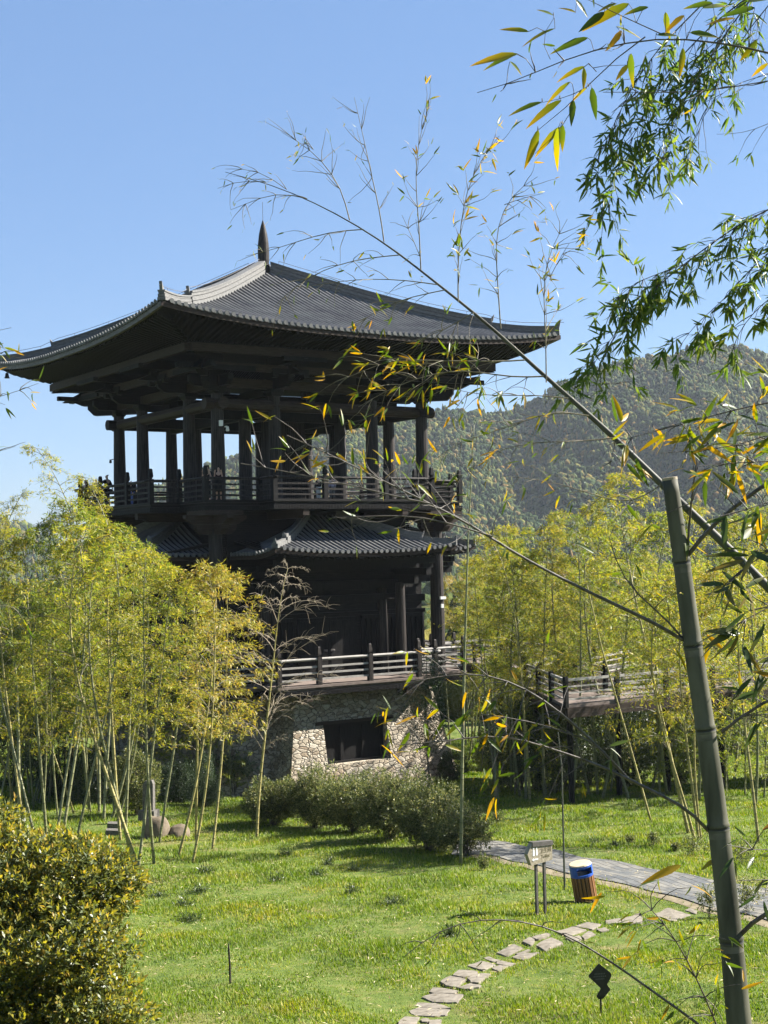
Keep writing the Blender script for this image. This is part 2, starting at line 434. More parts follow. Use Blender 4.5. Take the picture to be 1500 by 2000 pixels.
# tie beams (round logs) and ring beams
for k in range(4):
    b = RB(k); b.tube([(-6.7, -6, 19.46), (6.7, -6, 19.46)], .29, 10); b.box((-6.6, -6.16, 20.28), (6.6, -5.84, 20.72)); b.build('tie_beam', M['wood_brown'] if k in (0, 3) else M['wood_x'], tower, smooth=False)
    b = RB(k); b.beam((-2.86, -6, 19.3), (-2.86, 6, 19.3), .3, .5); b.build('cross_beam', M['wood'], tower)
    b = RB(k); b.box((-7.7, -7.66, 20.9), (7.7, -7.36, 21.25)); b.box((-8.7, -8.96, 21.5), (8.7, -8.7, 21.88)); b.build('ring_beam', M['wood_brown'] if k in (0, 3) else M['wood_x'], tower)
    # cantilever beams under upper deck and lower deck, stepped ends
    for x in (-2.86, 2.86):
        for zt, nm in ((14.27, 'u'), (5.39, 'l')):
            b = RB(k)
            poly = [(x-.17, -5.0, zt-.42), (x-.17, -8.3, zt-.42), (x-.17, -8.55, zt-.30), (x-.17, -8.93, zt-.30), (x-.17, -8.93, zt), (x-.17, -5.0, zt)]
            b.prism(poly[::-1], (.34, 0, 0)); b.build('cantilever_beam', M['wood_brown'], tower)
    # corner capital: block + crossed arms + diagonal
    b = RB(k); c = (-6.45, -6.45)
    for z0, z1, L in ((13.15, 13.62, 1.05), (13.63, 14.05, 1.6)):
        for ax in (0, 1):
            pts = [(-L, z1), (-L, z0+.26), (-L*.72, z0), (L*.72, z0), (L, z0+.26), (L, z1)]
            if ax == 0: poly = [(c[0]+t, c[1]-.19-.003*ax, z) for t, z in pts]; b.prism(poly, (0, .38, 0))
            else: poly = [(c[0]-.187, c[1]+t, z-.004) for t, z in pts]; b.prism(poly[::-1], (.374, 0, 0))
    b.box((c[0]-1.0, c[1]-1.0, 14.055), (c[0]+1.0, c[1]+1.0, 14.27)); b.build('bracket', M['wood_brown'], tower)
# bracket clusters on the upper columns with pointed lever arms
def cluster(k, x, y, diag):
    b = RB(k)
    b.lathe([(.36, 0), (.5, .18), (.5, .34)], (x, y, 19.94), 4, PI/4)
    def arm(dx, dy, r0, r1, z, h, w, curve=True):
        px, py = -dy, dx
        pts = [(r0, z), (r1*.8, z), (r1, z+h*.45), (r1, z+h), (r0, z+h)] if curve else [(r0, z), (r1, z), (r1, z+h), (r0, z+h)]
        poly = [(x+dx*t-px*w/2, y+dy*t-py*w/2, zz) for t, zz in pts]
        b.prism(poly, (px*w, py*w, 0))
    def ang(dx, dy, r0, tip, z, h, w):
        px, py = -dy, dx
        pts = [(r0, z), (tip, z), (tip-1.1*h*2.0, z+h), (r0, z+h)]
        poly = [(x+dx*t-px*w/2, y+dy*t-py*w/2, zz) for t, zz in pts]
        b.prism(poly, (px*w, py*w, 0))
    if not diag:
        arm(0, -1, -1.2, 1.7, 20.29, .55, .26); arm(0, -1, -1.2, 2.1, 20.86, .42, .24)
        ang(0, -1, -.6, 2.75, 20.84, .48, .2); ang(0, -1, -.6, 3.25, 21.42, .45, .2)
        arm(1, 0, -.85, .85, 20.30, .36, .22); arm(-1, 0, 0, .85, 20.302, .357, .217)
        b.box((x-1.0, y-1.75, 20.86), (x+1.0, y-1.5, 21.1)); b.box((x-1.2, y-3.2, 21.3), (x+1.2, y-2.95, 21.5))
        for q in (-.85, 0, .85): b.lathe([(.16, 0), (.24, .1), (.24, .2)], (x+q, y-1.62, 20.66), 4, PI/4)
    else:
        d = 1/math.sqrt(2)
        arm(-d, -d, -1.5, 1.75, 20.05, .75, .4); arm(-d, -d, -1.2, 2.6, 20.6, .5, .34)
        ang(-d, -d, -.6, 2.33*1.414, 20.84, .52, .3); ang(-d, -d, -.6, 2.8*1.414, 21.42, .5, .3)
        for dx, dy in ((0, -1), (-1, 0), (1, 0), (0, 1)):
            arm(dx, dy, 0, 1.5, 20.28+.003*(dx+2*dy), .5, .26)
        for q in (0, 1):
            if q: b.box((x-2.9, y-1.76, 20.88), (x+1.2, y-1.5, 21.12))
            else: b.box((x-1.76, y-2.9, 20.884), (x-1.5, y+1.2, 21.116))
    return b.build('bracket', M['wood_x'] if k % 2 else M['wood'], tower)
for k in range(4):
    cluster(k, -6, -6, True)
    for x in (-2.86, 2.86): cluster(k, x, -6, False)
# --- main roof
B, ZA = 11.28, 27.5
def P(k):
    k = np.asarray(k, float)
    return np.interp(k, [0, 1.2, 2.4, 3.6, 4.84, 6, 7, 8, 9, 10, 11.4], [27.55, 26.92, 26.32, 25.72, 25.13, 24.60, 24.16, 23.74, 23.34, 22.97, 22.52])
def zroof(t, k): return P(k)+.72*(k/B)**5*np.abs(t)**2.6
KS = np.linspace(.15, B, 22)
TS = np.linspace(-1, 1, 41)
for k in range(4):
    r = RB(k); vs = []; n = len(TS)
    for kk in KS:
        for t in TS: vs.append((t*kk, -kk, float(zroof(t, kk))))
    fs = [(i*n+j, i*n+j+1, (i+1)*n+j+1, (i+1)*n+j) for i in range(len(KS)-1) for j in range(n-1)]
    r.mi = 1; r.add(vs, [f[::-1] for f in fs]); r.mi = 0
    N = 68; rr = .085
    for i in range(N):
        x0 = -B+2*B*(i+.5)/N
        ka = max(abs(x0)+.12, .35)
        if B-ka < .15: continue
        ks = np.linspace(ka, B+.06, max(3, int((B-ka)/.7)+2)); vs = []; m = 9
        for kk in ks:
            z = float(zroof(x0/kk, min(kk, B)))
            for q in range(m):
                a = PI*q/(m-1); vs.append((x0+rr*1.05*math.cos(a), -kk, z-.03+rr*1.25*math.sin(a)))
        fs = [(a*m+q, (a+1)*m+q, (a+1)*m+q+1, a*m+q+1) for a in range(len(ks)-1) for q in range(m-1)]
        r.add(vs, fs)
        z = float(zroof(x0/B, B))
        # round end tile and drip tile
        c = [(x0+.105*math.cos(2*PI*q/10), -B-.075, z+.02+.105*math.sin(2*PI*q/10)) for q in range(10)]
        r.hexa(c, [(x, y+.05, zz) for x, y, zz in c])
        xm = x0+B/N
        if i < N-1:
            zz = float(zroof(xm/B, B)); r.hexa([(xm-.1, -B-.05, zz-.07), (xm, -B-.05, zz-.11), (xm+.1, -B-.05, zz-.07), (xm+.1, -B-.05, zz+.0), (xm-.1, -B-.05, zz+.0)],
                   [(xm-.1, -B-.02, zz-.07), (xm, -B-.02, zz-.11), (xm+.1, -B-.02, zz-.07), (xm+.1, -B-.02, zz+.0), (xm-.1, -B-.02, zz+.0)])
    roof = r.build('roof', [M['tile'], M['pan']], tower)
    # eave board, rafters and soffit
    e = RB(k); n = 41; ts = np.linspace(-1, 1, n)
    vs = []
    for t in ts:
        z = float(zroof(t, B)); x = t*(B-.02)
        vs += [(x, -B-.0, z-.10), (x, -B-.0, z-.30), (x*.985, -B+.17, z-.30), (x*.985, -B+.17, z-.04)]
    fs = [(i*4+j, (i+1)*4+j, (i+1)*4+(j+1) % 4, i*4+(j+1) % 4) for i in range(n-1) for j in range(4)]
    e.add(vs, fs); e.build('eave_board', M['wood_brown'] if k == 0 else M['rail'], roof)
    e = RB(k); vs = []; mm = 9
    kk2 = np.linspace(8.7, B-.15, mm)
    for kk in kk2:
        for t in ts:
            f = (kk-8.7)/(B-.15-8.7); vs.append((t*kk, -kk, float((1-f)*22.02+f*(zroof(t, B)-.22))))
    fs = [(i*n+j, i*n+j+1, (i+1)*n+j+1, (i+1)*n+j) for i in range(mm-1) for j in range(n-1)]
    e.add(vs, fs)
    for i in range(72):
        x = -10.6+21.2*i/71; ka = max(8.9, abs(x)+.1)
        if ka > B-.6: continue
        f = (ka-8.7)/(B-.15-8.7); za = (1-f)*22.02+f*(float(zroof(x/B, B))-.22)-.06; zb = float(zroof(x/B, B))-.30
        e.beam((x, -ka, za), (x, -B+.3, zb), .12, .14)
    e.box((-8.8, -8.8, 21.9), (8.8, -3, 21.96)) if k in (0, 2) else e.box((-3, -8.79, 21.895), (3, -3.01, 21.955))
    e.build('soffit', M['wood'], roof)
    # hip ridge: layered courses following the hip, with two raised horn ends
    g = RB(k); 
    def ridge(k0, k1, w, h0, h1, steps):
        ks = np.linspace(k0, k1, steps)
        for (wa, a, b_) in ((w, h0, h0+(h1-h0)*.3), (w*.86, h0+(h1-h0)*.34, h0+(h1-h0)*.62), (w*.72, h0+(h1-h0)*.66, h1-.08), (w*.9, h1-.075, h1)):
            lo = []; hi = []; vs = []
            for kk in ks:
                z = float(zroof(1, min(kk, B))); d = wa/2/math.sqrt(2)
                vs += [(-kk-d, -kk+d, z+a), (-kk+d, -kk-d, z+a), (-kk+d, -kk-d, z+b_), (-kk-d, -kk+d, z+b_)]
            fs = [(i*4+j, i*4+(j+1) % 4, (i+1)*4+(j+1) % 4, (i+1)*4+j) for i in range(steps-1) for j in range(4)]
            fs += [(0, 3, 2, 1), tuple((steps-1)*4+j for j in (0, 1, 2, 3))]
            g.add(vs, [f[::-1] for f in fs])
    ridge(.3, 8.75, .46, -.08, .60, 18); ridge(8.7, B-.05, .38, -.06, .40, 8)
    rg = g.build('ridge', M['ridge'], roof)
    for k0, zt, h in ((8.75, .52, .42), (11.2, .36, .52)):
        hn = RB(k); z = float(zroof(1, min(k0, B))); d = 1/math.sqrt(2); w2 = .07
        prof = [(-.45, 0), (-.02, 0), (.06, .12), (.12, h), (.02, h*.72), (-.16, h*.34)]
        base_ = [(-(k0+t*d), -(k0+t*d), z+zt-.12+zz) for t, zz in prof]
        hn.prism([(x-w2*d, y+w2*d, zz) for x, y, zz in base_], (2*w2*d, -2*w2*d, 0))
        hn.build('ridge_horn', M['tile'], rg)
    # lightning conductor above ridge
    lw = RB(k); kk = np.linspace(.6, 11.4, 16); pp = [(-q, -q, float(zroof(1, min(q, B)))+(.78 if q < 8.8 else .58)) for q in kk]
    lw.tube(pp, .012, 4)
    for p in pp[::2]: lw.tube([p, (p[0], p[1], p[2]-.22)], .01, 4)
    lw.build('lightning_wire', M['rail'], roof)
    if k == 3:
        bl = RB(k); zc = float(zroof(.96, B))-.3
        bl.tube([(-10.7, -10.7, zc), (-10.7, -10.7, zc-.25)], .012, 5)
        bl.lathe([(.03, 0), (.09, -.04), (.11, -.2), (.15, -.3), (.145, -.31)][::-1], (-10.7, -10.7, zc-.2), 10); bl.build('wind_bell', M['iron'], tower)
f = MB(); f.lathe([(.40, 0), (.40, .25), (.32, .36), (.32, .45), (.28, .52), (.305, .75), (.315, 1.2), (.29, 1.7), (.225, 2.2), (.12, 2.65), (.02, 2.95)], (0, 0, 27.35), 16)
fin = f.build('finial', M['column'], tower, smooth=False)
f = MB(); f.tube([(0, 0, 30.2), (0, 0, 31.3)], .012, 5); f.build('lightning_rod', M['rail'], fin)
# --- four lower porch roofs
def zl(t, q):   # q = 0 at the top .. 1 at the eave
    return np.interp(q, [0, .3, .6, 1], [14.02, 13.30, 12.72, 12.16])+.30*np.abs(t)**2.5*q**4
EY, TYL, EX = -10.0, -5.6, 5.2
XT = EX-(TYL-EY)*.98
for k in range(4):
    r = RB(k); qs = np.linspace(0, 1, 12); ts = np.linspace(-1, 1, 25); n = 25; vs = []
    for q in qs:
        hw_ = XT+(EX-XT)*q; y = TYL+(EY-TYL)*q
        for t in ts: vs.append((t*hw_, y, float(zl(t, q))))
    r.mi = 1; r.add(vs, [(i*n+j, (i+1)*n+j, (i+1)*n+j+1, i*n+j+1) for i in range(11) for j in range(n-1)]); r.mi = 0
    def rib(pts):
        m = 9; vs = []
        d = (Vector(pts[-1])-Vector(pts[0])); d.z = 0; d.normalize(); sx = Vector((-d.y, d.x, 0))
        for p in pts:
            for a in range(m):
                an = PI*a/(m-1); vs.append(Vector(p)+sx*(.085*math.cos(an))+Vector((0, 0, .105*math.sin(an)-.03)))
        r.add(vs, [(a*m+b_, a*m+b_+1, (a+1)*m+b_+1, (a+1)*m+b_) for a in range(len(pts)-1) for b_ in range(m-1)])
        e_ = Vector(pts[-1])+d*.06; c = [e_+sx*(.1*math.cos(2*PI*g_/10))+Vector((0, 0, .02+.1*math.sin(2*PI*g_/10))) for g_ in range(10)]
        r.hexa(c, [p_-d*.05 for p_ in c])
    NR = 33
    for i in range(NR):
        x = -EX+2*EX*(i+.5)/NR
        q0 = 0 if abs(x) < XT else (abs(x)-XT)/(EX-XT)+.03
        if q0 > .93: continue
        pts = []
        for q in np.linspace(q0, 1.01, 9):
            hw_ = XT+(EX-XT)*q; pts.append((x, TYL+(EY-TYL)*q, float(zl(min(1, abs(x)/hw_), min(q, 1)))))
        rib(pts)
    for sg in (-1, 1):   # side slopes
        vs = []; ny = 14; ys = np.linspace(0, 1, ny)
        for q in qs:
            xx = sg*(XT+(EX-XT)*q); ya = TYL+(EY-TYL)*q
            for f_ in ys: vs.append((xx, ya+(TYL+.15-ya)*f_, float(zl(max(0, 1-1.6*f_), q))))
        fs = [(i*ny+j, i*ny+j+1, (i+1)*ny+j+1, (i+1)*ny+j) for i in range(11) for j in range(ny-1)]
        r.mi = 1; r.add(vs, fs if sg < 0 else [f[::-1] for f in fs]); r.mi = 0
        for i in range(14):
            y = EY+.15+i*.312
            q0 = max(0, (y-TYL)/(EY-TYL))+.03
            if q0 > .95: continue
            pts = []
            for q in np.linspace(q0, 1.01, 8):
                ya = TYL+(EY-TYL)*q; f_ = (y-ya)/(TYL+.15-ya) if abs(TYL+.15-ya) > 1e-6 else 0
                pts.append((sg*(XT+(EX-XT)*q), y, float(zl(max(0, 1-1.6*f_), min(q, 1)))))
            rib(pts)
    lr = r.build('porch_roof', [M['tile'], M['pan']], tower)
    e = RB(k); zf_ = lambda t: float(zl(t, 1))
    vs = []; tt = np.linspace(-1, 1, 21)
    for t in tt:
        z = zf_(t); vs += [(t*EX, EY+.01, z-.08), (t*EX, EY+.01, z-.25), (t*EX*.97, EY+.16, z-.25), (t*EX*.97, EY+.16, z-.05)]
    e.add(vs, [(i*4+j, (i+1)*4+j, (i+1)*4+(j+1) % 4, i*4+(j+1) % 4) for i in range(20) for j in range(4)])
    for sg in (-1, 1):
        vs = []
        for f_ in np.linspace(0, 1, 9):
            z = zf_(max(0, 1-1.6*f_)); y = EY+(TYL+.15-EY)*f_
            vs += [(sg*(EX-.01), y, z-.08), (sg*(EX-.01), y, z-.25), (sg*(EX-.16), y, z-.25), (sg*(EX-.16), y, z-.05)]
        e.add(vs, [(i*4+j, (i+1)*4+j, (i+1)*4+(j+1) % 4, i*4+(j+1) % 4) for i in range(8) for j in range(4)])
    e.build('eave_board', M['wood_brown'], lr)
    e = RB(k)
    for i in range(30):
        x = -4.9+9.8*i/29; e.beam((x, -5.4, 12.75), (x, EY+.2, zf_(abs(x)/EX)-.33), .1, .12)
    e.box((-4.6, -9.0, 11.55), (4.6, -8.7, 11.85)); e.box((-4.6, -7.3, 11.3), (4.6, -7.05, 11.6)); 
    for x in (-4.15, 4.15):
        e.box((x-.15, -9.0, 10.95), (x+.15, -5.4, 11.3)); e.box((x-.13, -7.9, 10.5), (x+.13, -5.4, 10.94)); e.box((x-.3, -8.98, 11.31), (x+.3, -8.6, 11.54))
    e.box((-5.1, -6.4, 10.3), (5.1, -6.1, 10.72)); e.box((-4.6, -6.22, 9.7), (4.6, -6.0, 10.0))
    e.box((-EX+.2, -9.7, 12.0), (EX-.2, -5.4, 12.05))
    e.build('porch_beam', M['wood'], lr)
    for sg in (-1, 1):
        g = RB(k)
        def hip(q0, q1, w_, h, st):
            vs = []; qq = np.linspace(q0, q1, st)
            for q in qq:
                x = sg*(XT+(EX-XT)*q); y = TYL+(EY-TYL)*q; z = float(zl(1, q)); d = w_/2/math.sqrt(2)
                vs += [(x-d, y-sg*d, z-.05), (x+d, y+sg*d, z-.05), (x+d, y+sg*d, z+h), (x-d, y-sg*d, z+h)]
            fs = [(i*4+j, i*4+(j+1) % 4, (i+1)*4+(j+1) % 4, (i+1)*4+j) for i in range(st-1) for j in range(4)]+[(0, 3, 2, 1), tuple((st-1)*4+j for j in range(4))]
            g.add(vs, fs)
        hip(0, .72, .34, .30, 8); hip(0, .72, .22, .44, 8); hip(.68, 1.0, .3, .16, 5); hip(.68, 1.0, .18, .26, 5)
        rg = g.build('ridge', M['ridge'], lr)
        for q, zt, h in ((.72, .36, .28), (.99, .2, .34)):
            hn = RB(k); x = sg*(XT+(EX-XT)*q); y = TYL+(EY-TYL)*q; z = float(zl(1, q)); d = 1/math.sqrt(2)
            prof = [(-.28, 0), (0, 0), (.05, .1), (.08, h), (0, h*.7), (-.1, h*.3)]
            hn.prism([(x+sg*t*d-.05*d, y-t*d-sg*.05*d, z+zt-.1+zz) for t, zz in prof], (.1*d, sg*.1*d, 0)); hn.build('ridge_horn', M['tile'], rg)
# small fittings on the near corner column
f = MB(); f.box((-6.1, -6.5, 18.35), (-5.95, -6.34, 18.62)); f.build('alarm_box', M['white'], tower)
f = MB(); f.lathe([(.07, 0), (.09, .05), (.06, .22)], (-5.72, -6.5, 18.1), 8); f.box((-5.78, -6.45, 18.3), (-5.7, -6.3, 18.36)); f.build('floodlight', M['white'], tower)
f = MB(); f.lathe([(.06, 0), (.08, .05), (.05, .2)], (-6.35, 6.45, 17.4), 8); f.beam((-6.2, 6.2, 17.62), (-6.35, 6.45, 17.58), .04, .04); f.build('camera', M['iron'], tower)
f = MB(); f.box((6.35, -6.9, 9.6), (6.7, -6.75, 9.74)); f.box((6.4, -6.88, 9.15), (6.56, -6.75, 9.35)); f.build('junction_box', M['white'], tower)
# ---------------------------------------------------------------- ground
def in_poly(x, y, poly):
    x = np.asarray(x); y = np.asarray(y); ins = np.zeros(x.shape, bool); n = len(poly); j = n-1
    for i in range(n):
        xi, yi = poly[i][:2]; xj, yj = poly[j][:2]
        c = ((yi > y) != (yj > y)) & (x < (xj-xi)*(y-yi)/(yj-yi+1e-12)+xi)
        ins ^= c; j = i
    return ins
def groundmat():
    m, nt, out = newmat('lawn_turf'); v = coords(nt)
    n1 = noise(nt, v, .35, 5, .6); n2 = noise(nt, v, 2.3, 6, .65); n3 = noise(nt, v, 38, 3, .7)
    g = ramp(nt, [(.3, (.05, .08, .017)), (.5, (.095, .13, .026)), (.7, (.16, .155, .05))], n2.outputs['Fac'])
    s = ramp(nt, [(.56, (0, 0, 0)), (.72, (1, 1, 1))], n1.outputs['Fac'])
    dry = nd(nt, 'ShaderNodeMixRGB'); nt.links.new(s.outputs[0], dry.inputs['Fac']); nt.links.new(g.outputs[0], dry.inputs['Color1'])
    dry.inputs['Color2'].default_value = (.17, .14, .06, 1)
    f = nd(nt, 'ShaderNodeMixRGB', blend_type='MULTIPLY'); f.inputs['Fac'].default_value = .8
    r3 = ramp(nt, [(.3, (.45, .45, .45)), (.65, (1.25, 1.25, 1.25))], n3.outputs['Fac'])
    nt.links.new(dry.outputs[0], f.inputs['Color1']); nt.links.new(r3.outputs[0], f.inputs['Color2'])
    p = nd(nt, 'ShaderNodeBsdfPrincipled', Roughness=.95); p.inputs['Specular IOR Level'].default_value = .1
    nt.links.new(f.outputs[0], p.inputs['Base Color']); nt.links.new(bump(nt, n3.outputs['Fac'], .6, .05), p.inputs['Normal'])
    nt.links.new(p.outputs[0], out.inputs[0]); return m
M['turf'] = groundmat()
xs = np.concatenate([[-3200, -1500, -650, -300, -140, -90], np.arange(-60, 60.1, .75), [90, 140, 300, 650, 1500, 3200]])
ys = np.concatenate([[-60, -20, -5], np.arange(0, 120.1, .75), [130, 150, 190, 260, 400, 700, 1200, 2000, 3400]])
X, Y = np.meshgrid(xs, ys); far = np.clip((np.hypot(X, Y-60)-90)/80, 0, 1)
Z = gz(X, Y)*(1-far)+(CZ+gbase(Y))*far
V = np.stack([X, Y, Z], -1).reshape(-1, 3); nx = len(xs)
ii, jj = np.meshgrid(np.arange(len(ys)-1), np.arange(nx-1), indexing='ij'); a = (ii*nx+jj).ravel()
gm = fastmesh('lawn', V, np.stack([a, a+1, a+nx+1, a+nx], 1)); lawn = finish(gm, 'lawn', M['turf'], smooth=True); tag(lawn, kind='structure')

def drape(name, left, right, z, mat, n=60):
    """strip between two world polylines, laid z above the lawn"""
    def res(pl):
        pl = np.array([p[:2] for p in pl]); d = np.r_[0, np.cumsum(np.linalg.norm(np.diff(pl, axis=0), axis=1))]
        t = np.linspace(0, d[-1], n); return np.stack([np.interp(t, d, pl[:, 0]), np.interp(t, d, pl[:, 1])], 1)
    A, Bq = res(left), res(right); m = 7; vs = []
    for i in range(n):
        for j in range(m):
            q = A[i]+(Bq[i]-A[i])*j/(m-1); vs.append((q[0], q[1], float(gz(q[0], q[1]))+z))
    mb = MB().add(vs, [(i*m+j, i*m+j+1, (i+1)*m+j+1, (i+1)*m+j) for i in range(n-1) for j in range(m-1)])
    o = mb.build(name, mat, smooth=True); return o, list(map(tuple, A))+list(map(tuple, Bq[::-1]))
near = [GP(*p) for p in ((880, 1672), (966, 1672), (1052, 1691), (1104, 1706), (1171, 1719), (1239, 1732), (1295, 1747), (1362, 1766), (1425, 1781), (1500, 1799), (1600, 1826), (1900, 1890), (2400, 1980))]
farp = [GP(*p) for p in ((905, 1640), (992, 1646), (1071, 1659), (1149, 1678), (1239, 1691), (1313, 1704), (1388, 1720), (1440, 1728), (1500, 1738), (1560, 1748), (1700, 1775), (2000, 1820), (2600, 1890))]
ang = math.atan2(near[6][1]-near[2][1], near[6][0]-near[2][0])
def pavemat():
    m, nt, out = newmat('slate_paving')
    t = nt.nodes.new('ShaderNodeTexCoord'); mp = nt.nodes.new('ShaderNodeMapping'); mp.inputs['Rotation'].default_value = (0, 0, -ang+.12)
    nt.links.new(t.outputs['Object'], mp.inputs['Vector']); v = mp.outputs['Vector']
    w = noise(nt, v, 1.2, 2); mx = nd(nt, 'ShaderNodeMixRGB'); mx.inputs['Fac'].default_value = .03
    nt.links.new(v, mx.inputs['Color1']); nt.links.new(w.outputs['Color'], mx.inputs['Color2'])
    b = nt.nodes.new('ShaderNodeTexBrick'); nt.links.new(mx.outputs[0], b.inputs['Vector'])
    b.inputs['Scale'].default_value = 1.; b.inputs['Brick Width'].default_value = .62; b.inputs['Row Height'].default_value = .27
    b.inputs['Mortar Size'].default_value = .016; b.inputs['Mortar Smooth'].default_value = .2; b.inputs['Bias'].default_value = -.1
    b.inputs['Color1'].default_value = (.075, .08, .085, 1); b.inputs['Color2'].default_value = (.165, .155, .135, 1); b.inputs['Mortar'].default_value = (.018, .016, .012, 1)
    n = noise(nt, v, 9, 7); n0 = noise(nt, v, 1.6, 3)
    f = nd(nt, 'ShaderNodeMixRGB', blend_type='MULTIPLY'); f.inputs['Fac'].default_value = .7
    r = ramp(nt, [(.3, (.6, .6, .6)), (.7, (1.2, 1.18, 1.12))], n.outputs['Fac']); nt.links.new(b.outputs['Color'], f.inputs['Color1']); nt.links.new(r.outputs[0], f.inputs['Color2'])
    f2 = nd(nt, 'ShaderNodeMixRGB', blend_type='MULTIPLY'); f2.inputs['Fac'].default_value = .6
    r0 = ramp(nt, [(.35, (.7, .72, .76)), (.65, (1.25, 1.2, 1.1))], n0.outputs['Fac']); nt.links.new(f.outputs[0], f2.inputs['Color1']); nt.links.new(r0.outputs[0], f2.inputs['Color2'])
    p = nd(nt, 'ShaderNodeBsdfPrincipled', Roughness=.7); nt.links.new(f2.outputs[0], p.inputs['Base Color'])
    iv = nd(nt, 'ShaderNodeMath', operation='MULTIPLY_ADD'); nt.links.new(b.outputs['Fac'], iv.inputs[0]); iv.inputs[1].default_value = -1.; nt.links.new(n.outputs['Fac'], iv.inputs[2])
    nt.links.new(bump(nt, iv.outputs[0], .7, .02), p.inputs['Normal']); nt.links.new(p.outputs[0], out.inputs[0]); return m
M['pave'] = pavemat()
path, path_poly = drape('paved_path', near, farp, .03, M['pave']); tag(path, kind='structure')
M['soil'] = noisy('bare_soil', (.13, .105, .065), (.24, .2, .135), 5., .95, (1, 1, 1), .7, .03, .1, 8)
edge_out = [p+np.array([-.25, -.35+.12*math.sin(i*2.1), 0]) for i, p in enumerate(near)]
soil, soil_poly = drape('path_verge', edge_out, near, .008, M['soil']); tag(soil, kind='structure')

# ---------------------------------------------------------------- stepping stones
A5 = lambda x, y: (780+x/5, 1700+y/5)
B4 = lambda x, y: (1040+x/4.167, 1700+y/4.167)
STEP = [
 (A5, [(0,1500),(60,1450),(190,1455),(170,1500),(90,1540),(0,1540)], 'grey stepping stone cut by the lower edge of the picture'),
 (A5, [(300,1482),(410,1476),(400,1530),(290,1530)], 'stepping stone low at the picture edge right of its pair'),
 (A5, [(215,1475),(262,1462),(300,1480),(280,1496),(225,1494)], 'tiny stepping stone between two at the bottom edge'),
 (A5, [(105,1390),(190,1355),(330,1366),(480,1372),(450,1425),(300,1436),(150,1425)], 'broad oblong stepping stone, second row from the bottom edge'),
 (A5, [(165,1340),(185,1305),(360,1315),(490,1358),(350,1363)], 'narrow stepping stone lying just above a broad oblong one'),
 (A5, [(240,1250),(340,1218),(470,1222),(610,1227),(560,1300),(450,1303),(330,1295)], 'largest pale stepping stone in the lower half of the trail'),
 (A5, [(300,1200),(340,1160),(450,1170),(560,1190),(540,1215),(340,1212)], 'stepping stone touching the top of the largest pale one'),
 (A5, [(410,1100),(500,1050),(640,1078),(560,1155),(470,1140)], 'square stepping stone on the left side of a four stone cluster'),
 (A5, [(530,1040),(590,990),(740,1000),(770,1025),(620,1056)], 'topmost stepping stone of the four stone cluster'),
 (A5, [(570,1160),(700,1122),(800,1145),(680,1175)], 'thin lowest stepping stone of the four stone cluster'),
 (A5, [(670,1070),(770,1028),(890,1030),(780,1110),(700,1108)], 'slanting stepping stone on the right of the four stone cluster'),
 (A5, [(670,940),(800,897),(940,935),(810,985)], 'brownish stepping stone left in a group of four flat ones'),
 (A5, [(830,870),(870,856),(965,890),(920,905)], 'slim back stepping stone in a group of four flat ones'),
 (A5, [(945,905),(972,890),(1130,925),(1070,945),(960,928)], 'right pointed stepping stone in a group of four flat ones'),
 (A5, [(900,970),(980,942),(1060,950),(970,1000)], 'front small stepping stone in a group of four flat ones'),
 (A5, [(960,815),(1110,735),(1195,775),(1050,850)], 'large diamond stepping stone halfway along the trail'),
 (A5, [(1100,865),(1160,835),(1360,815),(1210,885)], 'long stepping stone right of the large diamond one'),
 (A5, [(1140,828),(1260,785),(1275,800),(1172,838)], 'sliver of stepping stone right of the large diamond one'),
 (A5, [(1195,710),(1280,670),(1325,690),(1290,740)], 'small tilted stepping stone below the drooping twig'),
 (A5, [(1295,668),(1440,630),(1470,640),(1350,688)], 'thin stepping stone above the small tilted one'),
 (B4, [(35,620),(150,560),(240,600),(110,665)], 'coarse square stepping stone in the middle of the trail'),
 (B4, [(200,508),(330,470),(430,498),(285,543)], 'stepping stone left in the cluster under the bare branch'),
 (B4, [(352,463),(440,432),(560,450),(482,490)], 'back stepping stone in the cluster under the bare branch'),
 (B4, [(402,543),(462,507),(510,530),(422,570)], 'small front stepping stone in the cluster under the bare branch'),
 (B4, [(520,490),(590,477),(620,495),(560,510)], 'smallest right stepping stone in the cluster under the bare branch'),
 (B4, [(278,558),(380,542),(400,568),(330,590)], 'lowest stepping stone in the cluster under the bare branch'),
 (B4, [(596,420),(716,402),(730,440),(612,446)], 'left one of two stepping stones set end to end'),
 (B4, [(728,404),(880,377),(890,438),(742,448)], 'right one of two stepping stones set end to end'),
 (B4, [(988,353),(1110,312),(1200,340),(1300,373),(1190,400),(1050,397)], 'big angular stepping stone near the slate path'),
 (B4, [(1240,333),(1290,316),(1340,340),(1330,363)], 'bluish stepping stone beside the slate path'),
 (B4, [(1040,405),(1180,404),(1160,420),(1060,418)], 'thin edge stone in front of the big angular one'),
 (B4, [(1420,325),(1490,312),(1540,345)], 'stepping stone right behind the thick bamboo culm'),
]
step_polys = []
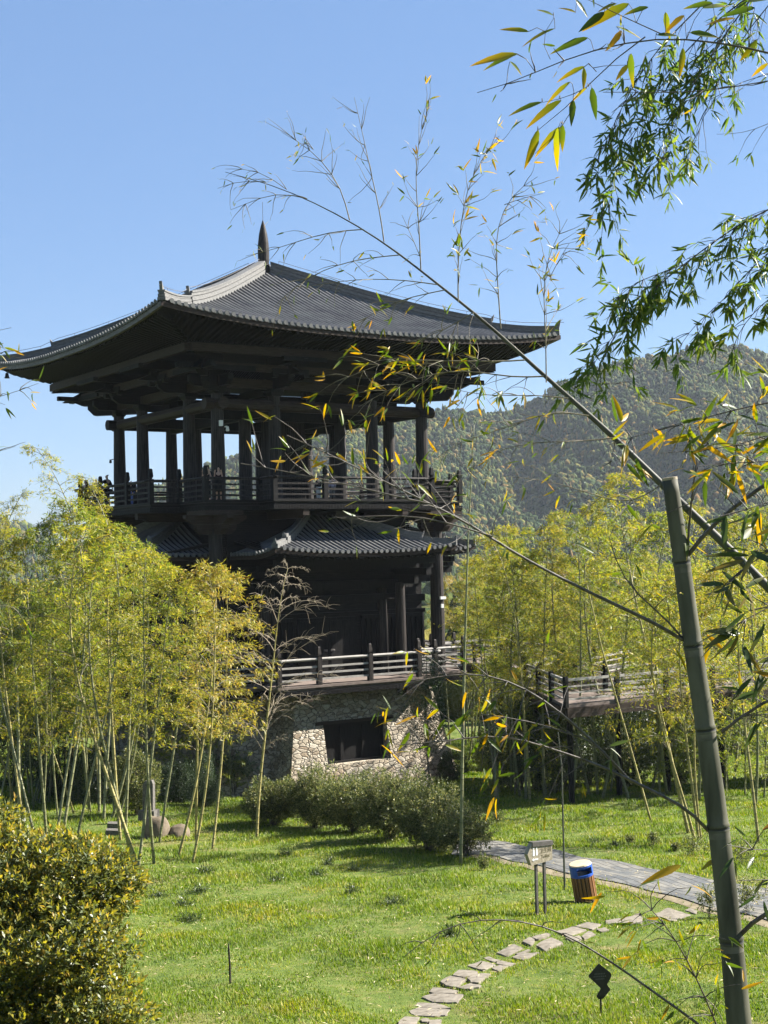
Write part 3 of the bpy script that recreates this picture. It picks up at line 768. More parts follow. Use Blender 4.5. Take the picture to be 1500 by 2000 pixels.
for i, (fn, pts, lab) in enumerate(STEP):
    w = [GP(*fn(*p)) for p in pts]; c = np.mean(w, 0); w = [c+(p-c)*1.1 for p in w]; step_polys.append([tuple(p[:2]) for p in w])
    n = len(w); fine = []
    for j in range(n):
        a, b = w[j], w[(j+1) % n]
        for t in (0.07, .35, .65, .93):
            q = a+(b-a)*t+rng.normal(size=3)*.012; fine.append(q)
    mb = MB(); lo = [(p[0]-c[0], p[1]-c[1], -.06) for p in fine]
    mid = [(p[0]-c[0], p[1]-c[1], float(gz(p[0], p[1])-c[2])+.022) for p in fine]
    hi = [((p[0]-c[0])*.98, (p[1]-c[1])*.98, float(gz(p[0], p[1])-c[2])+.036) for p in fine]
    k = len(fine); mb.add(lo+mid+hi+[(0, 0, .038)], [(a, (a+1) % k, k+(a+1) % k, k+a) for a in range(k)]+[(k+a, k+(a+1) % k, 2*k+(a+1) % k, 2*k+a) for a in range(k)]+[(2*k+a, 2*k+(a+1) % k, 3*k) for a in range(k)])
    o = mb.build('stepping_stone', M['slab'], loc=(c[0], c[1], float(gz(c[0], c[1])))); tag(o, lab, 'stepping stone', 'stepping stones across the lawn')

# ---------------------------------------------------------------- litter bin
p = GP(1146, 1762); bin_ = empty('litter_bin', (p[0], p[1], p[2]-.02), .35); bin_.rotation_euler = (math.radians(2), math.radians(-9.5), .25)
tag(bin_, 'slatted wooden litter bin with a blue hood leaning beside the slate path', 'bin')
M['blue'] = noisy('blue_paint', (.012, .055, .30), (.02, .085, .40), 6., .4)
M['slat'] = wood('bin_slat', (.13, .06, .025), (.26, .135, .06), (9, 9, .8), .55)
M['cream'] = noisy('cream_lid', (.42, .33, .2), (.55, .45, .3), 5., .5)
M['zinc'] = noisy('galvanised_steel', (.16, .16, .165), (.3, .3, .31), 6., .45)
b = MB(); b.lathe([(.2, 0), (.2, .14)], (0, 0, 0), 20); b.build('base', M['iron'], bin_)
b = MB(); b.lathe([(.235, .14), (.24, .74)], (0, 0, 0), 20); b.build('liner', M['iron'], bin_)
proto_s = None
for i in range(18):
    a = 2*PI*i/18
    if proto_s is None:
        b = MB(); b.box((-.033, .262, .12), (.033, .288, .72)); proto_s = b.build('slat', M['slat'], bin_); q = proto_s
    else: q = proto_s.copy(); COL.objects.link(q)
    q.rotation_euler.z = a
h = MB(); zs_ = [.72, .77, .965, 1.0]; n = 32; R_ = .287   # hood wall with two openings
ang_open = [(-PI/2-.72, -PI/2+.72), (PI/2-.72, PI/2+.72)]
def isopen(a): return any(lo < a < hi for lo, hi in ang_open)
for i in range(n):
    a0 = -PI+2*PI*i/n; a1 = a0+2*PI/n; am = (a0+a1)/2
    for z0, z1 in ((.72, .78), (.78, .95), (.95, 1.0)):
        if z0 == .78 and isopen(am): continue
        lo = [(R_*math.cos(a0), R_*math.sin(a0), z0), (R_*math.cos(a1), R_*math.sin(a1), z0), (.255*math.cos(a1), .255*math.sin(a1), z0), (.255*math.cos(a0), .255*math.sin(a0), z0)]
        h.hexa(lo, [(x, y, z1) for x, y, _ in lo])
h.build('hood', M['blue'], bin_)
b = MB(); b.lathe([(.285, 1.001), (.27, 1.03), (.0, 1.045)], (0, 0, 0), 24); b.build('lid', M['cream'], bin_)

# ---------------------------------------------------------------- signs and stakes
M['gold'] = noisy('sign_gilt', (.45, .40, .20), (.62, .55, .32), 12., .5)
M['signwood'] = wood('sign_board', (.19, .16, .11), (.33, .29, .22), (1.5, 8, 8), .7)
M['post_grey'] = noisy('grey_post', (.04, .036, .031), (.10, .09, .08), 6., .6)
p1 = GP(1049, 1788); p2 = GP(1061, 1783); d = p2-p1
sg = empty('direction_sign', tuple(p1)); tag(sg, 'small wooden arrow sign with toilet symbols on two posts by the path', 'sign')
# the board is turned: its face looks left of the camera
sa = math.radians(38); ex = Vector((math.cos(sa), math.sin(sa), 0)); ny = Vector((math.sin(sa), -math.cos(sa), 0)); up = Vector((0, 0, 1))
def sp(x, z, o=0): return ex*x+up*z+ny*o
for x in (.0, .27):
    b = MB(); b.beam(sp(x, -.1), sp(x, 1.36), .06, .06, up=ny); b.build('post', M['post_grey'], sg)
out_ = [(-.30, 1.52), (-.18, 1.24), (.5, 1.24), (.5, 1.68), (-.18, 1.74), (-.30, 1.52)][:5]
b = MB(); b.prism([sp(x, z, -.06) for x, z in [(-.32, 1.5), (-.2, 1.22), (.5, 1.26), (.5, 1.70), (-.16, 1.74)]], ny*.12); brd = b.build('board', M['signwood'], sg)
b = MB(); b.prism([sp(x, z, -.075) for x, z in [(-.16, 1.66), (.52, 1.62), (.52, 1.72), (-.16, 1.77)]], ny*.155); b.build('top_strip', M['post_grey'], brd)
g = MB()
for x0 in (-.12, -.02):   # two pictogram figures
    g.prism([sp(x0-.03, 1.44, .061), sp(x0+.03, 1.44, .061), sp(x0+.025, 1.58, .061), sp(x0-.025, 1.58, .061)], ny*.004)
    g.prism([sp(x0+.02*math.cos(a), 1.61+.02*math.sin(a), .061) for a in np.linspace(0, 2*PI, 9)[:-1]], ny*.004)
g.prism([sp(x, z, .061) for x, z in [(-.18, 1.35), (-.12, 1.31), (-.12, 1.335), (.02, 1.335), (.02, 1.365), (-.12, 1.365), (-.12, 1.39)]], ny*.004)
g.build('symbol', M['white'], brd)
def text(body, x, z, size, parent, mat, o=.062):
    cu = bpy.data.curves.new('lettering', 'FONT'); cu.body = body; cu.size = size; cu.extrude = .002; cu.align_x = 'LEFT'
    t0 = bpy.data.objects.new('lettering_curve', cu); COL.objects.link(t0); bpy.context.view_layer.update()
    me = bpy.data.meshes.new_from_object(t0.evaluated_get(bpy.context.evaluated_depsgraph_get())); bpy.data.objects.remove(t0)
    t = bpy.data.objects.new('lettering', me); COL.objects.link(t); me.materials.clear(); me.materials.append(mat); t.parent = parent
    R3 = Matrix((ex, up, ny)).transposed().to_4x4(); t.matrix_local = Matrix.Translation(sp(x, z, o)) @ R3; return t
M['ink'] = noisy('sign_ink', (.10, .085, .045), (.17, .14, .07), 9., .6)
text('卫生间', .09, 1.48, .125, brd, M['ink']); text('Toilet', .12, 1.35, .12, brd, M['ink'])

p = GP(1174, 1981); p[2] += .09; pl_ = empty('plant_label', tuple(p), math.radians(8)); tag(pl_, 'black diamond shaped plant label plate on a short stake in the lawn', 'label plate')
b = MB(); b.beam((0, 0, -.2), (0, 0, .22), .032, .012, up=(0, 1, 0)); b.build('stake', M['iron'], pl_)
def rounded(poly, r=.03, n=3):
    o = []; m = len(poly)
    for i in range(m):
        a, b_, c = (Vector(poly[(i-1) % m]), Vector(poly[i]), Vector(poly[(i+1) % m]))
        u = (a-b_).normalized()*r; w_ = (c-b_).normalized()*r
        for t in np.linspace(0, 1, n+1): o.append(b_+u*(1-t)**2+w_*t*t)
    return o
k_ = 24.5/2778.5
diamond = [(x*k_, z*k_) for x, z in [(-2, 87), (-24, 64), (1, 39), (-9, 24), (-3, 18), (6, 20), (20, 36), (13, 46), (23, 62), (21, 68)]]
poly = [(x, 0, z) for x, z in diamond]
b = MB(); b.prism([(p_.x, -.006, p_.z) for p_ in rounded(poly, .025)], (0, .012, 0)); plate = b.build('plate', M['iron'], pl_)
M['faint'] = noisy('faint_lettering', (.07, .07, .075), (.1, .1, .1), 9., .6)
b = MB()
for zz, w_ in ((66, 22), (61, 26), (56, 18)):
    for q in range(7): b.box(((-w_/2+w_*q/7)*k_, -.0085, zz*k_), ((-w_/2+w_*(q+.6)/7)*k_, -.0062, (zz+2.4)*k_))
b.build('lettering', M['faint'], plate)
M['stakewood'] = wood('stake_wood', (.02, .017, .014), (.06, .05, .04), (6, 6, .8))
p = GP(450, 1921); b = MB(); b.tube([(0, 0, -.1), (-.005, 0, .35), (-.02, 0, .66), (-.025, 0, .76)], [.022, .021, .02, .008], 7)
tag(b.build('wooden_stake', M['stakewood'], loc=tuple(p)), 'dark pointed wooden stake standing alone in the lawn', 'stake')
M['poledark'] = noisy('dead_culm', (.04, .042, .03), (.10, .10, .07), 5., .55, (1, 1, 8))
p = GP(1103, 1738); top = AT(1090, 1430, p[1]+.1)-p; mid = AT(1097, 1500, p[1]+.05)-p; b = MB(); pts = [(0, 0, -.1), tuple(mid*.25), tuple(mid*.6), tuple(mid), tuple(top)]
b.tube(pts, [.03, .026, .024, .02, .012], 8); tag(b.build('thin_pole', M['poledark'], loc=tuple(p)), 'thin dark bare pole standing behind the litter bin', 'pole')

# ---------------------------------------------------------------- boulders, stele, blocks
def boulder(name, c, r, seed, label, mat=None, flat=.5):
    bm = bmesh.new(); bmesh.ops.create_icosphere(bm, subdivisions=4, radius=1); g_ = np.random.default_rng(seed)
    K = g_.normal(size=(6, 3)); ph = g_.random(6)*6
    for v in bm.verts:
        q = np.array(v.co); s_ = 1+.09*sum(math.sin(K[i]@q*1.6+ph[i]) for i in range(6))/2+.015*math.sin(q@K[1]*7+ph[2])
        v.co = Vector((q[0]*r[0]*s_, q[1]*r[1]*s_, max(-.3, q[2]*s_)*r[2]))
    me = bpy.data.meshes.new(name); bm.to_mesh(me); bm.free()
    return tag(finish(me, name, mat or M['boulder'], smooth=True, loc=tuple(c)), label, 'boulder', 'boulders in front of the stele')
p = GP(306, 1636); boulder('boulder', p+np.array([-.02, .3, .0]), (.44, .45, .72), 3, 'big rounded brown boulder below the stone stele')
p = GP(348, 1636); boulder('boulder', p+np.array([-.05, .4, .0]), (.42, .4, .42), 5, 'low brown boulder right of the bigger one')
p = GP(291, 1606); st = empty('stone_stele', tuple(p), math.radians(-14)); tag(st, 'weathered upright stone stele on a square plinth behind the boulders', 'stele')
b = MB(); b.hexa([(-.36, -.3, -.2), (.36, -.3, -.2), (.36, .3, -.2), (-.36, .3, -.2)], [(-.34, -.28, .5), (.34, -.28, .5), (.34, .28, .5), (-.34, .28, .5)]); b.build('plinth', M['granite'], st)
b = MB(); b.hexa([(-.22, -.12, .501), (.23, -.12, .501), (.23, .12, .501), (-.22, .12, .501)], [(-.20, -.11, 1.5), (.24, -.11, 1.55), (.24, .11, 1.55), (-.20, .11, 1.5)]); b.hexa([(-.20, -.11, 1.501), (.24, -.11, 1.551), (.24, .11, 1.551), (-.20, .11, 1.501)], [(-.12, -.1, 1.66), (.18, -.1, 1.70), (.18, .1, 1.70), (-.12, .1, 1.66)]); b.build('shaft', M['granite'], st)
for u, v, s_, lab in ((226, 1622, .3, 'upper squared stone block among the left bamboo culms'), (221, 1636, .26, 'lower squared stone block among the left bamboo culms')):
    p = GP(u, v); b = MB(); b.hexa([(-s_, -s_*.6, -.1), (s_, -s_*.6, -.1), (s_, s_*.6, -.1), (-s_, s_*.6, -.1)], [(-s_*.95, -s_*.55, .3), (s_*.97, -s_*.57, .27), (s_*.93, s_*.55, .3), (-s_*.96, s_*.55, .32)])
    tag(b.build('stone_block', M['granite'], loc=tuple(p)), lab, 'stone block', 'stone blocks by the left bamboo')

# ---------------------------------------------------------------- footbridge
br = tag(empty('footbridge', (TX, TY, 0), YAW), 'raised timber footbridge with rail fences running from the tower through the bamboo', 'footbridge')
ZB = 5.7
nearL = [(8.9, -1.5), (12.0, -2.2), (11.0, -11.2), (5.0, -15.5), (1.05, -22.9), (26, -23.3)]; farL = [(8.9, 1.5), (15.0, 1.2), (14.2, -12.6), (7.9, -15.6), (6.3, -19.5), (26, -19.8)]
b = MB()
for i in range(5):
    q = [nearL[i], nearL[i+1], farL[i+1], farL[i]]
    b.hexa([(x, y, ZB-.12) for x, y in q], [(x, y, ZB) for x, y in q])
b.build('deck', M['board'], br)
b = MB()
for L_ in (nearL, farL):
    for i in range(5): 
        s_ = 1 if L_ is nearL else -1
        b.beam((*L_[i], ZB-.33), (*L_[i+1], ZB-.33), .2, .4)
b.build('girder', M['wood_brown'], br)
tr = None
for L_ in (nearL, farL):
    r = MB(); posts = []
    for i in range(5):
        a = Vector((*L_[i], ZB)); c = Vector((*L_[i+1], ZB)); n = max(1, round((c-a).length/2.85))
        for h_, w_ in ((1.02, .10), (.74, .06), (.48, .06), (.22, .06)): r.beam(a+Vector((0, 0, h_)), c+Vector((0, 0, h_)), w_, w_)
        posts += [a+(c-a)*(j/n) for j in range(n+(i == 4))]
    ro = r.build('railing', M['rail_sunlit'], br); pp = None
    for q in posts:
        if pp is None: m_ = MB(); m_.box((-.085, -.085, -.1), (.085, .085, 1.1)); m_.lathe([(.12, 1.1), (.10, 1.16)], (0, 0, 0), 4, PI/4); pp = m_.build('post', M['wood'], ro); o = pp
        else: o = pp.copy(); COL.objects.link(o)
        o.location = q
m_ = MB(); m_.lathe([(.14, -1), (.12, 5.3)], (0, 0, 0), 10); tr = m_.build('trestle_leg', M['wood'], br)
first = True
for (x, y) in [(12.2, -6), (14.2, -7), (5.6, -15.5), (10.8, -12.2), (3.2, -20.6), (6.5, -20), (9.0, -20.5), (13, -20), (14, -22.7), (20, -20), (20, -22.7)]:
    o = tr if first else tr.copy()
    if not first: COL.objects.link(o)
    first = False; o.location = (x, y, 0)

# ---------------------------------------------------------------- people on the upper deck
M['skin'] = noisy('skin', (.42, .26, .19), (.5, .32, .24), 20., .55)
def cloth(name, c): return noisy(name, tuple(v*.8 for v in c), c, 9., .85, (1, 1, 1), .3, .01, .1)
M['black_cloth'] = cloth('black_cloth', (.014, .014, .017)); M['hair'] = cloth('dark_hair', (.012, .010, .010)); M['wine'] = cloth('wine_cloth', (.05, .018, .022))
M['blue_cloth'] = cloth('blue_cloth', (.09, .14, .40)); M['lilac'] = cloth('lilac_cloth', (.46, .42, .58)); M['grey_cloth'] = cloth('grey_cloth', (.16, .16, .17)); M['white_cloth'] = cloth('white_cloth', (.6, .6, .6))
def skinmesh(name, joints, edges, mat, parent, sub=2):
    idx = {k: i for i, k in enumerate(joints)}
    me = bpy.data.meshes.new(name); me.from_pydata([joints[k][0] for k in joints], [(idx[a], idx[b_]) for a, b_ in edges], [])
    o = bpy.data.objects.new(name, me); COL.objects.link(o); me.materials.append(mat); o.parent = parent
    o.modifiers.new('Skin', 'SKIN')
    lay = me.skin_vertices[0] if me.skin_vertices else None
    if lay:
        for k in joints:
            r_ = joints[k][1]; lay.data[idx[k]].radius = r_ if isinstance(r_, tuple) else (r_, r_)
        lay.data[0].use_root = True
    if sub:
        s_ = o.modifiers.new('Subdivision', 'SUBSURF'); s_.levels = sub; s_.render_levels = sub
    return o
def person(lx, ly, face, label, H=1.65, topm='black_cloth', legm='black_cloth', long_hair=False, arms='down', skirt=False, extra=None):
    w_ = L2W(lx, ly, 14.752); root = empty('person', tuple(w_), face); tag(root, label, 'person', 'visitors on the upper gallery')
    h = H/1.65
    def J(x, y, z, r): return ((x*h, y*h, z*h), tuple(q*h for q in r) if isinstance(r, tuple) else r*h)
    hd = {'up': ((.16, -.30, 1.36), (.20, -.18, 1.12)), 'down': ((.24, -.06, .82), (.24, .0, 1.08)), 'rail': ((.30, -.38, 1.05), (.27, -.12, 1.12)), 'wide': ((.62, -.12, 1.02), (.42, -.05, 1.2))}[arms]
    j = {'pelvis': J(0, 0, .92, (.15, .11)), 'spine': J(0, 0, 1.08, (.13, .095)), 'chest': J(0, 0, 1.26, (.155, .105)), 'neck': J(0, .01, 1.42, .052), 'chin': J(0, -.015, 1.49, (.062, .07)), 'head': J(0, 0, 1.57, (.075, .092)), 'crown': J(0, .01, 1.63, (.055, .07))}
    e = [('pelvis', 'spine'), ('spine', 'chest'), ('chest', 'neck'), ('neck', 'chin'), ('chin', 'head'), ('head', 'crown')]
    for s_, t in ((-1, 'l'), (1, 'r')):
        hp, el = hd
        j['sh'+t] = J(.175*s_, 0, 1.345, .06); j['el'+t] = J(el[0]*s_, el[1], el[2], .042); j['wr'+t] = J(hp[0]*s_, hp[1], hp[2], .028)
        dv = Vector((hp[0]*s_-el[0]*s_, hp[1]-el[1], hp[2]-el[2])).normalized(); q = Vector((hp[0]*s_, hp[1], hp[2]))
        pm = q+dv*.075; j['pa'+t] = J(*pm, (.034, .02))
        sd = dv.cross(Vector((0, 1, .3))).normalized()
        e += [('chest', 'sh'+t), ('sh'+t, 'el'+t), ('el'+t, 'wr'+t), ('wr'+t, 'pa'+t)]
        for fi in range(4):
            a_ = pm+sd*(.02*(fi-1.5))+dv*(.02); b2 = a_+dv*(.06+.012*(1-abs(fi-1.2))); b2 = b2+Vector((0, 0, -.012))
            j[f'f{fi}'+t] = J(*b2, .008); e.append(('pa'+t, f'f{fi}'+t))
        th = q+dv*.05+sd*.05; j['th'+t] = J(*th, .009); e.append(('wr'+t, 'th'+t))
        j['hip'+t] = J(.09*s_, 0, .86, .085); j['kn'+t] = J(.10*s_, -.015, .49, .058); j['an'+t] = J(.10*s_, .02, .09, .038); j['to'+t] = J(.12*s_, -.13, .035, (.04, .03))
        e += [('pelvis', 'hip'+t), ('hip'+t, 'kn'+t), ('kn'+t, 'an'+t), ('an'+t, 'to'+t)]
    j['nose'] = J(0, -.10, 1.545, .012); e.append(('head', 'nose'))
    skinmesh('body', j, e, M['skin'], root)
    def grow(k, f_, d_=.012): 
        r_ = j[k][1]; return (j[k][0], tuple(q+d_ for q in r_) if isinstance(r_, tuple) else r_+d_)
    tj = {k: grow(k, 1, .02) for k in ('spine', 'pelvis', 'chest', 'shl', 'shr', 'ell', 'elr')}
    te = [('pelvis', 'spine'), ('spine', 'chest')]+[('chest', 'sh'+t) for t in 'lr']+[('sh'+t, 'el'+t) for t in 'lr']
    for t in 'lr':
        if arms != 'up': a_ = Vector(j['el'+t][0]); b_ = Vector(j['wr'+t][0]); tj['cu'+t] = (tuple(a_+(b_-a_)*.85), .042*h); te.append(('el'+t, 'cu'+t))
    skinmesh('top', tj, te, M[topm], root)
    if skirt:
        b = MB(); b.lathe([(.20*h, .42*h), (.19*h, .6*h), (.175*h, .85*h), (.13*h, 1.08*h)], (0, 0, 0), 16); b.build('skirt', M[legm], root, smooth=True)
    else:
        lj = {k: grow(k, 1, .018) for k in ('pelvis', 'hipl', 'hipr', 'knl', 'knr', 'anl', 'anr')}
        skinmesh('trousers', lj, [('pelvis', 'hipl'), ('pelvis', 'hipr'), ('hipl', 'knl'), ('hipr', 'knr'), ('knl', 'anl'), ('knr', 'anr')], M[legm], root)
    hj = {'a': J(0, .02, 1.585, (.088, .095)), 'b': J(0, .012, 1.635, (.07, .085))}; he = [('a', 'b')]
    if long_hair: hj['c'] = J(0, .075, 1.46, (.10, .05)); hj['d'] = J(0, .11, 1.30, (.10, .04)); he += [('a', 'c'), ('c', 'd')]
    hr = skinmesh('hair', hj, he, M['hair'], root); hr.location = (0, .022*h, .012*h)
    b = MB()
    for s_ in (-1, 1): b.lathe([(.004, -.008), (.011, 0), (.004, .008)], (.03*s_*h, -.088*h, 1.568*h), 6)
    b.build('eyes', M['hair'], root); b = MB(); b.box((-.022*h, -.092*h, 1.505*h), (.022*h, -.08*h, 1.513*h)); b.build('mouth', M['wine'], root)
    if extra: extra(root, h)
    return root
def facing(lx, ly):   # root -Y looks outward: rotation so that local (0,-1) points along tower-local (lx,ly)
    wx, wy = lx*cY-ly*sY, lx*sY+ly*cY; return math.atan2(wy, wx)+PI/2
def bag(root, h):
    b = MB(); b.box((-.15*h, .15*h, 1.0*h), (.15*h, .27*h, 1.38*h)); b.build('backpack', M['grey_cloth'], root)
def uv_local(u, front):   # point on the gallery floor seen at pixel column u, on tower-local line
    best = None
    for t in np.linspace(-7, 7, 561):
        q = front(t); wv = L2W(q[0], q[1], 14.75)-EYE; dd = wv@_fw; uu = 750+F*(wv@_R)/dd
        if best is None or abs(uu-u) < best[0]: best = (abs(uu-u), q)
    return best[1]
q = uv_local(406, lambda t: (-7.0, t)); person(q[0], q[1], facing(-.6, -.8), 'woman with long dark hair and black clothes raising a hand near the front corner', 1.62, long_hair=True, arms='up')
q = uv_local(428, lambda t: (t, -7.0)); person(q[0], q[1], facing(-.5, -.85), 'woman in a dark wine dress holding both hands up beside the corner column', 1.58, 'wine', 'black_cloth', arms='up', skirt=True)
q = uv_local(210, lambda t: (-8.5, t)); person(q[0], q[1], facing(-.5, .8), 'man in black leaning one arm out on the far left railing', 1.7, arms='wide')
q = uv_local(189, lambda t: (-8.4, t)); person(q[0], q[1], facing(-.6, -.6), 'dark figure half hidden by bamboo tips left of the leaning man', 1.6, 'grey_cloth', arms='rail')
q = uv_local(168, lambda t: (-8.4, t)); person(q[0], q[1], facing(-.9, -.1), 'outermost dark figure at the left end of the gallery', 1.58, 'black_cloth', long_hair=True, arms='rail', extra=bag)
q = uv_local(256, lambda t: (-8.2, t)); person(q[0], q[1], facing(-.9, -.3), 'small child with a blue jacket behind the left railing', 1.25, 'black_cloth', 'blue_cloth')
q = uv_local(649, lambda t: (t, -8.3)); person(q[0], q[1], facing(.2, 1), 'child in a lilac jacket low behind the front railing', 1.12, 'lilac', 'grey_cloth')
q = uv_local(622, lambda t: (t, -7.9)); person(q[0], q[1], facing(-.2, 1), 'child in dark clothes with white shoes behind the front railing', 1.1, 'black_cloth', 'white_cloth')
# ---------------------------------------------------------------- foliage materials
M['bleaf'] = leafmat('bamboo_leaf', [(0, (.14, .175, .022)), (.3, (.225, .245, .03)), (.6, (.31, .285, .04)), (.85, (.38, .32, .05)), (1, (.38, .27, .06))], .5, .5)
M['bleaf_green'] = leafmat('bamboo_leaf_green', [(0, (.10, .15, .022)), (.4, (.17, .215, .032)), (.75, (.25, .265, .04)), (1, (.30, .26, .05))], .5, .5)
M['bleaf_dry'] = leafmat('bamboo_leaf_dry', [(0, (.16, .17, .028)), (.35, (.24, .22, .036)), (.7, (.31, .25, .045)), (1, (.36, .23, .055))], .45, .5)
M['near_leaf'] = leafmat('near_bamboo_leaf', [(0, (.045, .075, .010)), (.35, (.09, .125, .014)), (.6, (.19, .20, .02)), (.8, (.36, .25, .02)), (1, (.42, .18, .025))], .5, .42, 1.3, (.42, .22, .02))
M['near_green'] = leafmat('near_green_leaf', [(0, (.05, .09, .015)), (.5, (.10, .155, .024)), (.85, (.18, .22, .03)), (1, (.30, .26, .035))], .5, .42, 1.3, (.13, .16, .03))
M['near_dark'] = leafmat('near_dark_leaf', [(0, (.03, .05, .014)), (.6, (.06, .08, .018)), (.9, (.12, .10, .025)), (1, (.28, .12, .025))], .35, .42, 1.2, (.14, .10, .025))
M['twig'] = noisy('bamboo_twig', (.075, .060, .035), (.17, .145, .085), 30., .6)
M['twig_dark'] = noisy('near_twig', (.035, .028, .024), (.11, .09, .07), 40., .55)
M['culm'] = noisy('bamboo_culm', (.115, .125, .055), (.20, .19, .095), 1.4, .5, (3, 3, .8))
M['culm_yellow'] = noisy('yellow_culm', (.20, .17, .055), (.31, .265, .10), 1.4, .5, (3, 3, .8))
M['culm_grey'] = noisy('grey_culm', (.032, .032, .023), (.110, .106, .077), 2., .65, (6, 6, 1.4), .2, .003, .12)
M['culm_arch'] = noisy('arching_culm', (.03, .028, .02), (.085, .08, .058), 2., .6, (6, 6, 1.4), .2, .003, .2)
M['powder'] = noisy('culm_powder', (.06, .058, .046), (.15, .14, .115), 14., .8, (1, 1, 1), .2, .003, .1)
M['node'] = noisy('culm_node', (.03, .026, .018), (.075, .065, .04), 9., .6)
M['dead'] = noisy('dead_branch', (.22, .18, .125), (.38, .31, .22), 5., .7)
M['bark'] = noisy('bark', (.05, .04, .03), (.11, .09, .065), 12., .85, (1, 1, .3))

def culm_mesh(pts, rad, nodes, n=9, nw=.012, pale=False):
    """tube through pts with a dark raised ring at every node index; materials 0 culm, 1 node"""
    P_, R2, mk = [], [], []
    for i, (p, r) in enumerate(zip(pts, rad)):
        p = np.asarray(p)
        if i in nodes and 0 < i < len(pts)-1:
            d = np.asarray(pts[i+1])-np.asarray(pts[i-1]); d = d/np.linalg.norm(d)
            for o, f in (((-nw*4.2, 1.),) if pale else ())+((-nw*1.6, 1.02), (-nw*.6, 1.07), (0, .97), (nw*.5, 1.12), (nw*1.8, 1.)): P_.append(p+d*o); R2.append(r*f)
            mk += ([2] if pale else [])+[0, 1, 1, 0, 0]
        else: P_.append(p); R2.append(r); mk.append(0)
    mb = MB(); mb.tube(P_, R2, n)
    m = []
    for i in range(len(P_)-1): m += [mk[i]]*n
    mb.m = m+[0]*(len(mb.f)-len(m)); return mb
def bamboo_proto(seed, H, r0, start=.4, per=26, L=.14, arch=.12, leaf='bleaf', culm='culm', blen=1.5, bare=False):
    g = np.random.default_rng(seed)
    zs = [0.]; step = .16
    while zs[-1] < H-.15: zs.append(min(H, zs[-1]+step)); step = min(.36, step*1.12)
    zs = np.array(zs); t = zs/H; wob = g.normal(size=2)*.15; ph = g.random()*6
    X_ = arch*H*t**3.2+.02*np.sin(t*7+ph)*H*.3; Y_ = .03*H*t**2*wob[0]
    Zt = zs-arch*H*.55*t**4.5
    pts = np.stack([X_, Y_, Zt], 1); rad = r0*(1-.88*t**1.15)+.003
    root = empty('bamboo'); cm = culm_mesh(pts, rad, set(range(1, len(pts)-1)), 8, .014)
    c = cm.build('culm', [M[culm], M['node']], root, smooth=True)
    segs = []; LP, LD, LN = [], [], []
    for i in range(len(pts)):
        if t[i] < start or i == 0: continue
        for b in range(2 if t[i] < .93 else 3):
            az = g.random()*2*PI if b == 0 else az+PI*.75+g.normal()*.4
            u = (t[i]-start)/(1-start); ln = blen*(.45+.75*math.sin(PI*min(1, .15+u*.8)))*(1-.35*u)*(.7+.5*g.random())
            el = math.radians(58-25*u+g.normal()*8); p = pts[i].copy(); d = np.array([math.cos(az)*math.cos(el), math.sin(az)*math.cos(el), math.sin(el)])
            ns = 6; path_ = [p]; r = .009
            for k in range(ns):
                d = d+np.array([0, 0, -.20])+g.normal(size=3)*.05; d /= np.linalg.norm(d); q = p+d*ln/ns
                segs.append((p, q, r*(1-k/ns)+.002, r*(1-(k+1)/ns)+.002)); p = q; path_.append(q)
            path_ = np.array(path_)
            if bare:
                for k in range(14):
                    f_ = g.random()*.8+.2; a = path_[min(ns-1, int(f_*ns))]; dd = norm((path_[-1]-path_[0])+g.normal(size=3)*.45*ln); e_ = a+dd*ln*.3*g.random(); m2 = (a+e_)/2+np.array([0, 0, .04])
                    segs += [(a, m2, .006, .005), (m2, e_+np.array([0, 0, -.05]), .005, .003)]
                continue
            nt_ = 5
            for k in range(nt_):
                f_ = .25+.75*(k+g.random())/nt_; a = path_[min(ns-1, int(f_*ns))]+(g.normal(size=3)*.02)
                dd = (path_[-1]-path_[0])/ln+g.normal(size=3)*.55; dd[2] = dd[2]*.6; dd /= np.linalg.norm(dd); tl = ln*.28*(.6+g.random()*.7); e_ = a+dd*tl
                segs.append((a, e_, .003, .0015))
                m = max(2, int(per/nt_*(.6+.8*g.random())))
                s_ = g.random(m)**.7; LP.append(a+dd*tl*s_[:, None]+g.normal(size=(m, 3))*.05)
                D_ = dd+g.normal(size=(m, 3))*.65; D_[:, 2] -= .25; LD.append(D_)
                Nn = g.normal(size=(m, 3))*.55; Nn[:, 2] += 1; LN.append(Nn)
    V1, F1 = tubes_arrays(segs, 3); parts = [(V1, F1, 1)]
    if not bare:
        LP, LD, LN = np.concatenate(LP), np.concatenate(LD), np.concatenate(LN); n = len(LP)
        V0, F0 = leaf_arrays(LP, LD, LN, L*(.7+.6*g.random(n)), L*.2*(.8+.5*g.random(n)), .2); parts.insert(0, (V0, F0, 0))
    V_, F_, mi = join(parts); me = fastmesh('foliage', V_, F_, mi)
    finish(me, 'branches' if bare else 'foliage', [M[leaf], M['dead' if bare else 'twig']], root); me.polygons.foreach_set('material_index', mi.astype(np.int32))
    return root, H, pts[-1]

